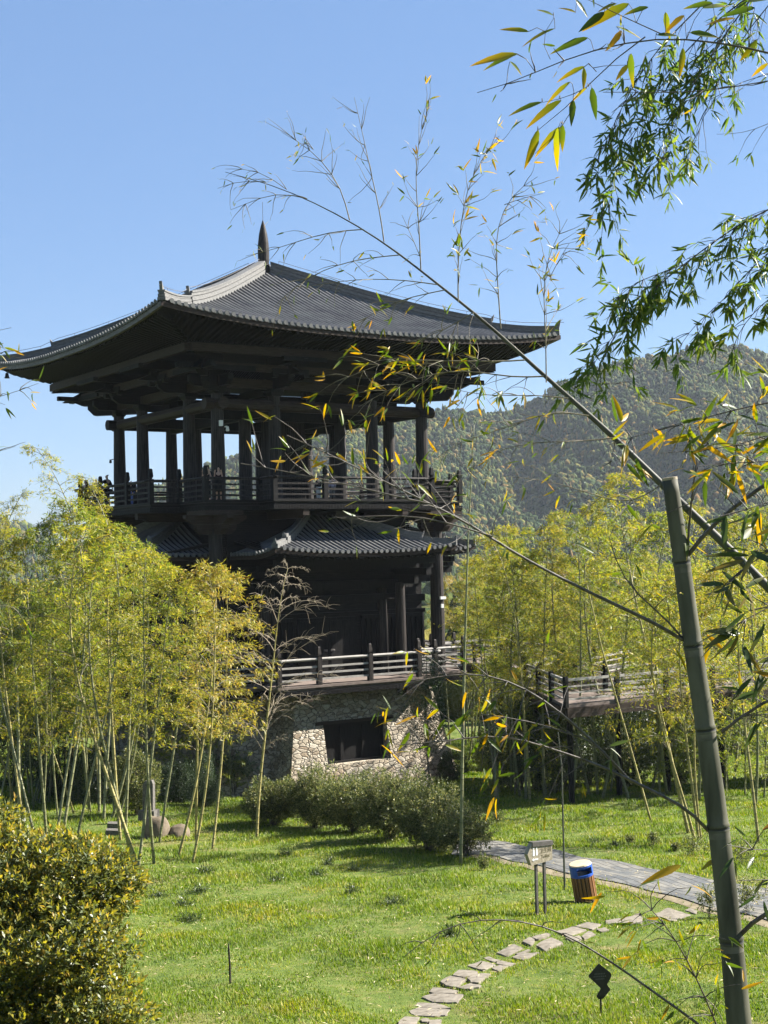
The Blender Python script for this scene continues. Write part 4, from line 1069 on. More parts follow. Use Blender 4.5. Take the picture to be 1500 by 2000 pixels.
PROTO = {}
def proto_b(key):
    spec = {
     'p': (23, 15., .05, .5, 60, .12, .2, 'bleaf', 'culm', 1.3), 'a': (11, 10.5, .05, .38, 80, .15, .10, 'bleaf', 'culm'), 'b': (12, 10.5, .045, .42, 84, .15, .16, 'bleaf_green', 'culm'),
     'c': (13, 10.5, .05, .35, 76, .15, .12, 'bleaf', 'culm_yellow'), 'd': (14, 10.5, .05, .45, 80, .16, .20, 'bleaf_green', 'culm'),
     'e': (15, 8.0, .036, .34, 84, .14, .12, 'bleaf_dry', 'culm_yellow'), 'f': (16, 8.0, .04, .30, 80, .14, .16, 'bleaf', 'culm_yellow'),
     'g': (17, 12.5, .06, .40, 88, .145, .10, 'bleaf_green', 'culm'), 'h': (18, 12.5, .06, .36, 88, .145, .14, 'bleaf', 'culm'),
     'k': (19, 12.5, .06, .42, 80, .145, .18, 'bleaf_dry', 'culm'), 'l': (20, 7., .04, .10, 88, .15, .2, 'bleaf_green', 'culm')}
    if key not in PROTO: PROTO[key] = [*bamboo_proto(*spec[key]), False]
    return PROTO[key]
def put_bamboo(key, base, top=None, h=None, rz=None, label=None, group=None, lean=(0, 0)):
    """stand a bamboo at world base; if top (world point) given, size and lean it so its tip gets there"""
    pr = proto_b(key); root = pr[0]
    if pr[3]: o = dup(root)
    else: o = root; pr[3] = True
    rz = random.random()*2*PI if rz is None else rz
    if top is not None:
        v = Vector(top)-Vector(base); tip = Matrix.Rotation(rz, 3, 'Z') @ Vector(pr[2]); s_ = v.length/tip.length
        q = tip.rotation_difference(v); o.rotation_mode = 'QUATERNION'; o.rotation_quaternion = q @ Matrix.Rotation(rz, 3, 'Z').to_quaternion()
        o.scale = (s_*.5+.5 if s_ < 1 else s_,)*2+(s_,)
    else:
        s_ = h/pr[1]; o.scale = (s_,)*3; o.rotation_euler = (lean[0], lean[1], rz)
    o.location = (base[0], base[1], base[2]-.08)
    return tag(o, label, 'bamboo', group)
GL = 'bamboo culms in the left grove'; GR = 'bamboo culms in the right grove'; GB = 'distant bamboo behind the tower and lawn'
# left grove: (key, base px, tip px, label)
LEFT = [
 ('f', (266, 1690), (165, 1030), 'yellow bamboo whose culm crosses the bundle leaning left'),
 ('a', (302, 1686), (285, 1075), 'bamboo with its foot just right of the big boulder'),
 ('e', (346, 1674), (418, 1125), 'thin yellow bamboo leaning right across the low boulder'),
 ('e', (374, 1686), (404, 1105), 'yellow bamboo with the foremost foot right of the boulders'),
 ('f', (383, 1640), (375, 1140), 'bamboo standing behind two leaning yellow ones'),
 ('e', (414, 1658), (440, 1120), 'rightmost slim bamboo of the left grove'),
 ('b', (314, 1645), (300, 1090), 'straight bamboo rising between the two boulders'),
 ('c', (238, 1642), (225, 1050), 'thick pale culm left of the leaning yellow one'),
 ('a', (245, 1627), (262, 1085), 'bamboo close behind the thick pale culm'),
 ('b', (258, 1690), (205, 1035), 'bamboo in the tight bundle above the shrub tip'),
 ('a', (270, 1692), (335, 1110), 'right hand bamboo of the tight bundle above the shrub tip'),
 ('d', (214, 1600), (250, 1045), 'tallest of three culms beside the stone blocks'),
 ('b', (205, 1602), (165, 1000), 'middle of three culms beside the stone blocks'),
 ('a', (192, 1588), (120, 1005), 'left of three culms beside the stone blocks'),
 ('d', (174, 1582), (95, 1020), 'bamboo standing left of the three culms'),
 ('p', (112, 1648), (72, 872), 'tall dark bamboo whose plume tops the left grove'),
 ('p', (150, 1650), (170, 930), 'feathery tall bamboo leaning right towards the gallery end'), ('p', (70, 1655), (35, 965), 'feathery tall bamboo left of the topmost plume'),
 ('b', (124, 1640), (140, 985), 'bamboo next to the tall plumed one'),
 ('h', (40, 1640), (-30, 990), 'dark culm near the left edge of the photo'),
 ('c', (57, 1650), (20, 1060), 'bamboo rising out of the yellow tipped shrub'),
 ('b', (92, 1645), (45, 1040), 'bamboo right behind the yellow tipped shrub'),
 ('f', (137, 1500), (165, 1100), 'short bamboo far back in the left grove'),
]
for key, b, t, lab in LEFT:
    base = GP(*b); top_ = AT(t[0], t[1], base[1]+random.uniform(-.6, 1.2)); put_bamboo(key, base, top_, None, None, lab, GL)
g_ = np.random.default_rng(5)
n = 0
while n < 34:
    u, v = g_.uniform(-120, 250), g_.uniform(1525, 1600)
    base = GP(u, v); h_ = g_.uniform(7.0, 9.2); put_bamboo('abcdfh'[n % 6], base, None, h_, None, 'bamboo in the dense shade at the back of the left grove', 'back of the left grove', (g_.normal()*.03, g_.normal()*.03)); n += 1
for u, v, h_ in ((452, 1560, 5.2), (395, 1562, 7.), (345, 1560, 7.5), (300, 1560, 8.)): put_bamboo('l', GP(u, v), None, h_, None, 'low bamboo filling the gap between left grove and stone base', 'back of the left grove')
RIGHT = [
 ('a', (973, 1559), (925, 1090), 'left leaning bamboo at the front left of the right grove'), ('b', (966, 1561), (1000, 1060), 'bamboo sharing its foot with a left leaning one'),
 ('c', (1032, 1565), (960, 1050), 'strongly slanted bamboo in the triple bundle'), ('a', (1026, 1562), (985, 1030), 'second bamboo of the triple bundle'), ('b', (1041, 1540), (1010, 1040), 'rear bamboo of the triple bundle'),
 ('a', (1064, 1556), (1075, 1030), 'upright bamboo right of the triple bundle'), ('d', (1019, 1556), (1050, 1075), 'thin bamboo left of the triple bundle'), ('b', (998, 1548), (1030, 1085), 'bamboo between the slanted pair and the triple bundle'),
 ('g', (1116, 1561), (1120, 1010), 'bamboo in front of the left bridge post'), ('h', (1149, 1552), (1090, 1000), 'bamboo leaning left under the bridge rail'), ('b', (1166, 1554), (1180, 1020), 'bamboo before the dark gap below the bridge'),
 ('g', (1176, 1560), (1230, 1000), 'grey green bamboo leaning right before the bridge'), ('a', (1210, 1513), (1175, 1040), 'bamboo crossing the middle of the bridge'), ('h', (1225, 1563), (1160, 985), 'bamboo with reddish foot before the mounded shrubs'),
 ('b', (1277, 1539), (1290, 1010), 'bamboo right of the mounded shrubs'), ('d', (1305, 1550), (1320, 1000), 'bamboo behind the thick near culm on its left'), ('a', (1365, 1565), (1350, 990), 'bamboo half hidden by the thick near culm'),
 ('c', (1347, 1626), (1205, 930), 'long slender bamboo leaning left behind the near culm'), ('f', (1356, 1640), (1300, 1130), 'left foot of the yellow cluster next to the near culm'), ('f', (1364, 1641), (1340, 1110), 'middle foot of the yellow cluster next to the near culm'),
 ('e', (1370, 1638), (1390, 1120), 'right foot of the yellow cluster next to the near culm'), ('g', (1422, 1526), (1430, 1010), 'bamboo rising right of the near culm in the grass'), ('b', (1434, 1524), (1480, 1000), 'second bamboo right of the near culm'),
 ('a', (1474, 1574), (1440, 1020), 'bamboo near the right edge in the grass'), ('f', (1481, 1644), (1450, 1080), 'curved yellow foot near the right edge'), ('h', (1497, 1530), (1515, 1000), 'bamboo cut by the right edge'),
]
for key, b, t, lab in RIGHT:
    base = GP(*b); top_ = AT(t[0], t[1], base[1]+random.uniform(-1, 1.5)); put_bamboo(key, base, top_, None, None, lab, GR)
g_ = np.random.default_rng(15)
for i in range(12):
    u, v = g_.uniform(950, 1120), g_.uniform(1528, 1556); base = GP(u, v)
    put_bamboo('la'[i % 5 == 4], base, None, g_.uniform(6., 9.), None, 'low leafy bamboo hiding the left part of the footbridge', 'low bamboo before the footbridge', (g_.normal()*.04, g_.normal()*.04))
for i in range(10):
    u, v = g_.uniform(1100, 1560), g_.uniform(1500, 1550); base = GP(u, v)
    put_bamboo('abdf'[i % 4], base, None, g_.uniform(8.5, 11.), None, 'slim bamboo standing loosely before the right part of the footbridge', 'loose bamboo before the footbridge', (g_.normal()*.05, g_.normal()*.05))
for i in range(9):
    u, v = g_.uniform(1285, 1500), g_.uniform(1532, 1560); base = GP(u, v)
    put_bamboo('l', base, None, g_.uniform(6., 8.), None, 'low leafy bamboo hiding the right part of the footbridge', 'low bamboo before the footbridge', (g_.normal()*.04, g_.normal()*.04))
# slim leaning pale culm without leaves
def bare_culm(name_label, px, d, r0, r1, mat, n=8):
    pts = [AT(u, v, d) for u, v in px]; pts[0][2] = float(gz(pts[0][0], pts[0][1]))-.05
    P3 = np.array(pts); tt = np.r_[0, np.cumsum(np.linalg.norm(np.diff(P3, axis=0), axis=1))]; m = int(tt[-1]/.33)+2
    s_ = np.linspace(0, tt[-1], m); Q = np.stack([np.interp(s_, tt, P3[:, k]) for k in range(3)], 1); o0 = Q[0].copy()
    root = empty('bamboo', tuple(o0)); tag(root, name_label, 'bamboo')
    culm_mesh(Q-o0, np.linspace(r0, r1, m), set(range(1, m-1)), n, .012).build('culm', [mat, M['node']], root, smooth=True); return root, Q-o0
b = GP(1272, 1604); root, Q = bare_culm('thin pale leafless bamboo leaning steeply left in the sunny grass', [(1272, 1604), (1220, 1420), (1175, 1265), (1145, 1136)], b[1], .045, .02, M['culm_yellow'])
b = GP(900, 1688); root, Q = bare_culm('very tall slender pale bamboo rising from the right end of the hedge', [(900, 1688), (903, 1480), (908, 1260), (914, 1060), (922, 900), (926, 830)], b[1], .055, .012, M['culm'])
segs = []; g_ = np.random.default_rng(9)
for i in range(len(Q)//2, len(Q)):
    for q in range(2):
        d = np.array([g_.normal(), g_.normal()*.6, .5]); d = d/np.linalg.norm(d)*g_.uniform(.3, .9); m = Q[i]+d*.6; segs += [(Q[i], m, .005, .003), (m, Q[i]+d+np.array([0, 0, -.15]), .003, .0015)]
V_, F_ = tubes_arrays(segs, 3); finish(fastmesh('branches', V_, F_), 'branches', M['twig'], root)
# leafless dead bamboo in front of the door
b = GP(504, 1636); dead, H_, tip_ = bamboo_proto(31, 10., .05, .30, 1, .1, .06, 'bleaf', 'culm_yellow', 2.5, True)
v = Vector(AT(562, 1108, b[1]+.5))-Vector(b); q = Vector(tip_).rotation_difference(v); dead.rotation_mode = 'QUATERNION'; dead.rotation_quaternion = q; s_ = v.length/Vector(tip_).length; dead.scale = (s_,)*3
dead.location = tuple(b-np.array([0, 0, .05])); tag(dead, 'dead leafless bamboo with bare drooping branches before the tower door', 'bamboo')
# background bamboo masses, right and left
g_ = np.random.default_rng(77); cnt = 0
def clear_of_tower(p, r=11.5): 
    dx, dy = p[0]-TX, p[1]-TY; lx, ly = dx*cY+dy*sY, -dx*sY+dy*cY
    if max(abs(lx), abs(ly)) < r: return False
    return not (3 < lx < 27 and -25 < ly < 2.5)
for i in range(900):
    if cnt >= 118: break
    y = g_.uniform(70, 118); u = g_.uniform(880, 1600); p = AT(u, 1500, y); p[2] = float(gz(p[0], p[1]))
    if not clear_of_tower(p): continue
    put_bamboo('abdghk'[cnt % 6], p, None, g_.uniform(10.0, 13.2) if y < 95 else g_.uniform(11.5, 15), None, 'bamboo in the thick stand behind the footbridge', GB, (g_.normal()*.03, g_.normal()*.03)); cnt += 1
cnt = 0
for i in range(900):
    if cnt >= 46: break
    y = g_.uniform(60, 105); u = g_.uniform(-160, 420 if y > 84 else 150); p = AT(u, 1500, y); p[2] = float(gz(p[0], p[1]))
    if not clear_of_tower(p, 9.8): continue
    put_bamboo('abdghc'[cnt % 6], p, None, g_.uniform(8.5, 11.5), None, 'bamboo in the far stand left of the tower', 'far stand left of the tower', (g_.normal()*.03, g_.normal()*.03)); cnt += 1

# ---------------------------------------------------------------- shrubs
M['hedge_leaf'] = leafmat('hedge_leaf', [(0, (.035, .05, .016)), (.5, (.09, .11, .032)), (.85, (.19, .20, .062)), (1, (.33, .29, .11))], .42, .45, 1.2, None, .3)
M['photo_dark'] = leafmat('glossy_leaf', [(0, (.035, .052, .014)), (.5, (.075, .092, .022)), (1, (.13, .14, .034))], .25, .42, 1.2, None, .32)
M['photo_tip'] = leafmat('young_leaf', [(0, (.14, .15, .022)), (.4, (.235, .215, .03)), (.8, (.33, .275, .045)), (1, (.34, .21, .05))], .5, .4)
M['ever'] = leafmat('evergreen_leaf', [(0, (.02, .036, .012)), (.6, (.042, .065, .018)), (1, (.10, .12, .03))], .25, .4, 1.2, None, .4)
M['loquat'] = leafmat('loquat_leaf', [(0, (.05, .07, .04)), (.5, (.11, .13, .07)), (1, (.22, .22, .13))], .2, .35, 1.2, None, .5)
M['conifer'] = leafmat('conifer_needle', [(0, (.018, .035, .014)), (.6, (.035, .06, .02)), (1, (.06, .08, .03))], .2, .55)
def crown(seed, ell, nsh, m, L, W, up=.5, tips=0, shell=.35, slen=None, lump=.16):
    g = np.random.default_rng(seed); ell = [(np.array(c, float), np.array(r, float)) for c, r in ell]
    wts = np.array([np.prod(r)**(2/3) for c, r in ell]); wts /= wts.sum(); ch = g.choice(len(ell), nsh, p=wts)
    C = np.array([e[0] for e in ell])[ch]; R = np.array([e[1] for e in ell])[ch]
    d = norm(g.normal(size=(nsh, 3))); K = g.normal(size=(5, 3))*3.2; ph = g.random(5)*6
    lmp = 1+lump*np.sin(d@K.T+ph).sum(1)/1.8; rr = (1-shell*g.random(nsh)**1.6)*lmp
    Pq = C+d*R*rr[:, None]; A = norm(d/R*R.mean()+np.array([0, 0, up])+g.normal(size=(nsh, 3))*.45)
    slen = slen or L*1.5; LP, LD, LN, MI = [], [], [], []
    s1 = norm(np.cross(A, g.normal(size=(nsh, 3)))); s2 = np.cross(A, s1)
    for j in range(m):
        f = j/max(1, m-1); az = j*2.4+g.random(nsh)*.8; el = math.radians(75-50*f)
        rad_ = s1*np.cos(az)[:, None]+s2*np.sin(az)[:, None]
        LP.append(Pq+A*(slen*(f-.5))[..., None] if False else Pq+A*(slen*(f-.6))); D_ = A*math.cos(el)+rad_*math.sin(el); LD.append(D_); LN.append(A+g.normal(size=(nsh, 3))*.3)
        MI.append(np.where((f > .55) & (g.random(nsh) < tips), 1, 0))
    LP, LD, LN, MI = map(np.concatenate, (LP, LD, LN, MI)); n = len(LP)
    V_, F_ = leaf_arrays(LP, LD, LN, L*(.7+.6*g.random(n)), W*(.75+.5*g.random(n)), .22); return V_, F_, MI
def stems(seed, n, h, sp, r=.02, top=.7):
    g = np.random.default_rng(seed); segs = []
    for i in range(n):
        a = g.random()*6.28; p = np.array([g.normal()*.12*sp, g.normal()*.12*sp, -.08]); e_ = np.array([math.cos(a)*sp*g.random()**.5, math.sin(a)*sp*g.random()**.5, h*(top+.25*g.random())])
        for k in range(4):
            q = p+(e_-p)/(4-k)+g.normal(size=3)*.03*h*(k < 3); segs.append((p, q, r*(1-k*.2), r*(1-(k+1)*.2))); p = q
    return tubes_arrays(segs, 5)
def shrub(name, loc, ell, seed, nsh, m, L, W, mats, label, cat='shrub', group=None, tips=0, up=.5, stem=(9, 1., .5, .02), part='foliage', spart='stem', rz=0., shell=.35, lump=.16):
    root = empty(name, tuple(loc), rz); tag(root, label, cat, group)
    V_, F_, mi = crown(seed, ell, nsh, m, L, W, up, tips, shell, None, lump); me = fastmesh(part, V_, F_); finish(me, part, mats, root)
    if len(mats) > 1: me.polygons.foreach_set('material_index', mi.astype(np.int32))
    if stem: V_, F_ = stems(seed+1, *stem); finish(fastmesh(spart, V_, F_), spart, M['bark'], root)
    return root
# hedge row in the middle of the lawn
HEDGE = [((535, 1612), 1.1, 1.75, 'leftmost rounded hedge shrub beside the dead bamboo'), ((615, 1618), 1.15, 2.15, 'hedge shrub second from the left in the lawn row'), ((690, 1626), 1.2, 2.0, 'tallest middle hedge shrub under the stone base window'),
         ((765, 1640), 1.2, 2.3, 'hedge shrub right of the middle with a gap at its foot'), ((838, 1660), 1.2, 2.0, 'dense hedge shrub left of the tall pale bamboo'), ((905, 1672), 1.15, 1.6, 'sparse hedge shrub at the right end by the slate path')]
for i, ((u, v), r_, h_, lab) in enumerate(HEDGE):
    p = GP(u, v); shrub('hedge_shrub', p, [((0, 0, h_*.62), (r_*.95, r_*.9, h_*.42)), ((r_*.3, .1, h_*.42), (r_*.75, r_*.7, h_*.34)), ((-r_*.35, -.15, h_*.45), (r_*.7, r_*.7, h_*.36))], 40+i, 4600 if i < 5 else 1900, 6, .072, .036, [M['hedge_leaf']], lab, 'shrub', 'hedge shrubs in the lawn', 0, .6, (26, h_, r_*.55, .016), rz=i*1.3, shell=.55 if i == 5 else .45, lump=.26)
p = GP(882, 1524); shrub('round_shrub', p, [((0, 0, .7), (.85, .85, .72))], 61, 2200, 6, .06, .028, [M['ever']], 'round dark shrub at the right corner of the stone base', stem=(10, 1.1, .4, .02))
p = GP(455, 1556); shrub('loquat', p, [((-.15, 0, 1.45), (.95, .7, .42)), ((.55, -.1, 1.35), (.5, .5, .3)), ((-.6, 0, 1.75), (.45, .45, .3))], 62, 170, 7, .24, .075, [M['loquat']], 'pale big leaved bush against the shaded stone base', stem=(5, 1.5, .4, .03), shell=.7)
p = GP(402, 1574); shrub('conifer_shrub', p, [((0, 0, 1.1), (.55, .55, 1.15)), ((0, 0, .6), (.8, .8, .6))], 63, 2600, 5, .11, .018, [M['conifer']], 'dark green conifer bush at the left foot of the stone base', up=1., stem=(3, 1.8, .1, .04))
p = GP(352, 1568); shrub('conifer_shrub', p, [((0, 0, .9), (.9, .8, .9))], 64, 2400, 5, .11, .02, [M['conifer']], 'low dark evergreen behind the boulders and leaning culms', up=.8, stem=(3, 1.2, .2, .04))
for i, (u, v, r_, h_, lab) in enumerate(((268, 1592, 1.1, 2.6, 'leafy evergreen shrub just left of the stele'), (190, 1575, 1.2, 2.6, 'shaded evergreen shrub behind the three culms'), (110, 1560, 1.4, 2.8, 'shaded evergreen shrub behind the tall plumed bamboo'), (25, 1540, 1.5, 3., 'shaded evergreen shrub at the left edge behind the grove'))):
    p = GP(u, v); shrub('evergreen_shrub', p, [((0, 0, h_*.55), (r_, r_*.9, h_*.5))], 70+i, 2300, 6, .09, .04, [M['ever'] if i else M['hedge_leaf']], lab, group='evergreens in the left grove', stem=(8, h_, r_*.4, .03))
for i, (u, v, r_, h_, lab) in enumerate(((1190, 1500, 1.7, 3.3, 'left mounded shrub below the footbridge'), (1270, 1492, 1.9, 3.5, 'right mounded shrub below the footbridge'), (1330, 1478, 1.5, 2.4, 'mounded shrub behind the thick near culm'), (1010, 1500, 1.6, 2.3, 'dark shrub left of the bridge legs'), (1440, 1475, 1.6, 2.2, 'mounded shrub at the far right of the lawn'), (960, 1505, 1.0, 1.8, 'shrub between the stone base and the right grove'))):
    p = GP(u, v); shrub('mounded_shrub', p, [((0, 0, h_*.5), (r_, r_*.9, h_*.52)), ((.7, 0, h_*.35), (r_*.7, r_*.7, h_*.35))], 80+i, 2300, 6, .085, .04, [M['hedge_leaf'] if i in (0, 1, 5) else M['ever']], lab, group='shrubs below the footbridge', stem=(8, h_, r_*.4, .03))
p = GP(838, 1440); p = AT(838, 1440, 64); p[2] = float(gz(p[0], p[1])); shrub('young_conifer', p, [((0, 0, 3.6), (1.15, 1.0, 2.0)), ((.3, 0, 5.4), (.6, .6, 1.3))], 90, 700, 6, .16, .03, [M['conifer']], 'young feathery conifer before the right end of the tower railing', 'tree', up=.15, stem=(1, 7.2, .05, .05), part='crown', spart='trunk', shell=.9)
for i, (u, d_, lab) in enumerate(((1085, 66, 'tall dark evergreen left in the gap under the footbridge'), (1150, 68, 'tall dark evergreen in the middle of the gap under the footbridge'), (1225, 69, 'tall dark evergreen right in the gap under the footbridge'), (1330, 70, 'tall dark evergreen under the right end of the footbridge'), (1010, 68, 'tall dark evergreen between the tower and the footbridge'))):  # evergreens added to darken the open gap beneath the bridge
    p = AT(u, 1450, d_); p[2] = float(gz(p[0], p[1])); shrub('evergreen_shrub', p, [((0, 0, 2.0), (1.7, 1.4, 2.0))], 170+i, 2300, 6, .11, .05, [M['ever']], lab, group='evergreens under the footbridge', stem=(8, 3.4, .8, .04), rz=i*1.1)
# small dark weeds and saplings on the lawn
WEED = [(372, 1800, .30), (310, 1752, .34), (388, 1742, .30), (360, 1771, .26), (540, 1722, .28), (620, 1712, .26), (690, 1700, .2), (770, 1766, .34), (400, 1706, .3), (560, 1672, .2), (640, 1690, .2), (880, 1830, .12), (690, 1745, .2), (1160, 1650, .26), (1202, 1655, .2)]
for i, (u, v, r_) in enumerate(WEED):
    p = GP(u, v); shrub('weed_clump', p, [((0, 0, .05), (r_, r_, .12))], 100+i, 70, 5, .11, .02, [M['ever']], 'small dark weed clump flat in the bright lawn', 'weed', 'weed clumps in the lawn', stem=None, shell=.9)
SAP = [(1355, 1672, .45, .6, 'leafy knee high sapling by the foot of the yellow cluster'), (1276, 1652, .2, .42, 'tiny dark sapling beside the slate path'), (1232, 1650, .16, .3, 'smallest sapling in the grass above the slate path'), (1320, 1662, .15, .25, 'low sprout left of the knee high sapling'), (970, 1612, .25, .5, 'sapling at the right rim of the hedge'), (1450, 1690, .4, .7, 'leafy sapling right of the thick near culm'), (1385, 1792, .28, .75, 'upright sapling touching the thick near culm'), (1462, 1782, .4, .75, 'bushy sapling at the slate path right of the near culm'), (945, 1700, .15, .4, 'dark sprout at the foot of the sparse hedge shrub')]
for i, (u, v, r_, h_, lab) in enumerate(SAP):
    p = GP(u, v); shrub('sapling', p, [((0, 0, h_*.6), (r_, r_, h_*.5))], 130+i, int(240*r_+50), 6, .065, .026, [M['hedge_leaf']], lab, 'sapling', 'saplings in the lawn', stem=(4, h_, r_*.5, .008), shell=.9)
# big yellow-tipped shrub in the left foreground
c = AT(20, 1800, 20.5); gb = float(gz(c[0], c[1])); root = empty('broadleaf_tree', (c[0], c[1], gb), .0); tag(root, 'large glossy shrub tree with yellow young tips filling the lower left corner', 'tree')
def E(u, v, d, rx, ry, rz_):
    q = AT(u, v, d)-np.array([c[0], c[1], gb]); return (tuple(q), (rx, ry, rz_))
ell = [E(-60, 1640, 20.6, .85, 1.0, .75), E(30, 1730, 20.2, 1.0, 1.0, .85), E(140, 1735, 20.2, .9, .9, .85), E(215, 1720, 20.4, .46, .6, .48), E(110, 1850, 19.6, 1.1, 1.0, .8), E(-20, 1900, 19.4, 1.1, 1.1, .9), E(170, 1980, 19.4, .85, .9, .75), E(40, 2060, 19.2, 1.2, 1.1, .8), E(-140, 1800, 20.6, 1.1, 1.1, 1.4)]
V_, F_, mi = crown(150, ell, 9500, 8, .085, .036, .75, .74, .5, .13, .13); me = fastmesh('crown', V_, F_); finish(me, 'crown', [M['photo_dark'], M['photo_tip']], root); me.polygons.foreach_set('material_index', mi.astype(np.int32))
V_, F_ = stems(151, 14, 3.6, 1.5, .05, .6); finish(fastmesh('trunk', V_, F_), 'trunk', M['bark'], root)
# ---------------------------------------------------------------- near bamboo, traced at its own distance and thickness
g_ = np.random.default_rng(21)
class Spray:
    def __init__(s): s.P = []; s.D = []; s.N = []; s.L = []; s.W = []; s.C = []; s.segs = []
    def path(s, px, d0, d1=None, n=None):
        d1 = d0 if d1 is None else d1; m = len(px); P3 = np.array([AT(u, v, d0+(d1-d0)*i/(m-1)) for i, (u, v) in enumerate(px)])
        t = np.r_[0, np.cumsum(np.linalg.norm(np.diff(P3, axis=0), axis=1))]; n = n or max(4, int(t[-1]/.07)); q = np.linspace(0, t[-1], n)
        # smooth interpolation (Catmull-Rom style by averaging)
        Q = np.stack([np.interp(q, t, P3[:, k]) for k in range(3)], 1)
        for _ in range(2): Q[1:-1] = Q[1:-1]*.5+(Q[:-2]+Q[2:])*.25
        return Q
    def stick(s, Q, r0, r1):
        n = len(Q)
        for i in range(n-1): s.segs.append((Q[i], Q[i+1], r0+(r1-r0)*i/(n-1), r0+(r1-r0)*(i+1)/(n-1)))
    def leaf(s, p, d, L, W, N=None, curl=.1):
        s.P.append(p); s.D.append(d); s.L.append(L); s.W.append(W); s.C.append(curl); s.N.append(g_.normal(size=3)*.7+np.array([0, -.5, .6]) if N is None else N)
    def fan(s, p, d, n, L, spread=.6, droop=.5):
        for i in range(n):
            dd = d+g_.normal(size=3)*spread; dd[2] -= droop*g_.random(); dd /= np.linalg.norm(dd); l = L*g_.uniform(.65, 1.25)
            s.leaf(p+g_.normal(size=3)*.006, dd, l, l*g_.uniform(.14, .2), curl=g_.uniform(.0, .3))
    def twig(s, p, d, ln, r, L, fans, nf, droop=.12, spread=.6, every=1, fd=.5):
        n = 6; path_ = [p]
        for k in range(n):
            d = d+np.array([0, 0, -droop])+g_.normal(size=3)*.12; d = d/np.linalg.norm(d); q = p+d*ln/n; s.segs.append((p, q, r*(1-k/n*.7), r*(1-(k+1)/n*.7))); p = q; path_.append(q)
        for k in range(fans):
            i = min(n, n-int(k*every)); i = max(1, i); s.fan(path_[i], (path_[i]-path_[i-1])*n/ln, nf, L, spread, fd)
        return path_
    def twigs(s, Q, count, ln, r, L, fans, nf, dirbias=(0, 0, 0), t0=.15, t1=1., side=.9, droop=.12, spread=.6, fd=.5):
        n = len(Q)
        for k in range(count):
            t = t0+(t1-t0)*(k+g_.random())/count; i = min(n-2, int(t*(n-1))); ax = Q[i+1]-Q[i]; ax = ax/np.linalg.norm(ax)
            d = ax*.8+g_.normal(size=3)*side*np.array([1, .6, 1])+np.array(dirbias); d /= np.linalg.norm(d)
            s.twig(Q[i], d, ln*g_.uniform(.5, 1.3), r, L, fans, nf, droop, spread, 1.5, fd)
    def build(s, parent, leafm, twm, nm='branches'):
        if s.segs: V_, F_ = tubes_arrays(s.segs, 5); finish(fastmesh(nm, V_, F_), nm, twm, parent, smooth=True)
        if s.P:
            V_, F_, tip = fine_leaves(np.array(s.P), np.array(s.D), np.array(s.N), np.array(s.L), np.array(s.W), np.array(s.C)); me = fastmesh('foliage', V_, F_, None, {'tip': tip}); finish(me, 'foliage', leafm, parent, smooth=True)
def culm_from(px, d, widths, parent, mat, WS=1.):
    sp_ = Spray(); m = len(px); P3 = np.array([AT(u, v, d(i/(m-1))) for i, (u, v) in enumerate(px)])
    t = np.r_[0, np.cumsum(np.linalg.norm(np.diff(P3, axis=0), axis=1))]; n = 60; q = np.linspace(0, t[-1], n); Q = np.stack([np.interp(q, t, P3[:, k]) for k in range(3)], 1)
    for _ in range(3): Q[1:-1] = Q[1:-1]*.5+(Q[:-2]+Q[2:])*.25
    rad = np.interp(q, t, np.array(widths)/2*WS*np.array([d(i/(m-1)) for i in range(m)])/F)
    return Q, rad, q

# thick cut culm on the right
dA = 5.2; A_ = tag(empty('bamboo', tuple(AT(1443, 2000, dA))), 'thick grey bamboo culm cut off flat in the right foreground', 'bamboo'); oA = np.array(A_.location)
px = [(1506, 2560), (1470, 2200), (1443, 2000), (1428, 1828), (1404, 1620), (1379, 1430), (1351, 1247), (1330, 1087), (1316, 990), (1308, 936)]
wd_ = [52, 50, 48, 44, 41, 38, 36, 33, 31, 30]
Q, rad, q = culm_from(px, lambda t: dA, wd_, A_, None)
nodes_v = [2080, 1832, 1628, 1432, 1255, 1088]
def proj_v(p):
    w_ = p-EYE; return 1000-F*(w_@_U)/(w_@_fw)
vs_ = np.array([proj_v(p) for p in Q]); nd_ = set(int(np.argmin(np.abs(vs_-v))) for v in nodes_v)
cm = culm_mesh(Q-oA, rad, nd_, 20, .009, True); cl = cm.build('culm', [M['culm_grey'], M['iron'], M['powder']], A_, smooth=True)
b = MB(); d_ = Q[-1]-Q[-2]; d_ /= np.linalg.norm(d_); b.tube([Q[-1]-oA-d_*.004, Q[-1]-oA+d_*.006, Q[-1]-oA+d_*.007], [rad[-1]*1.0, rad[-1]*1.02, rad[-1]*.8], 20); b.build('cut_rim', M['dead'], A_)
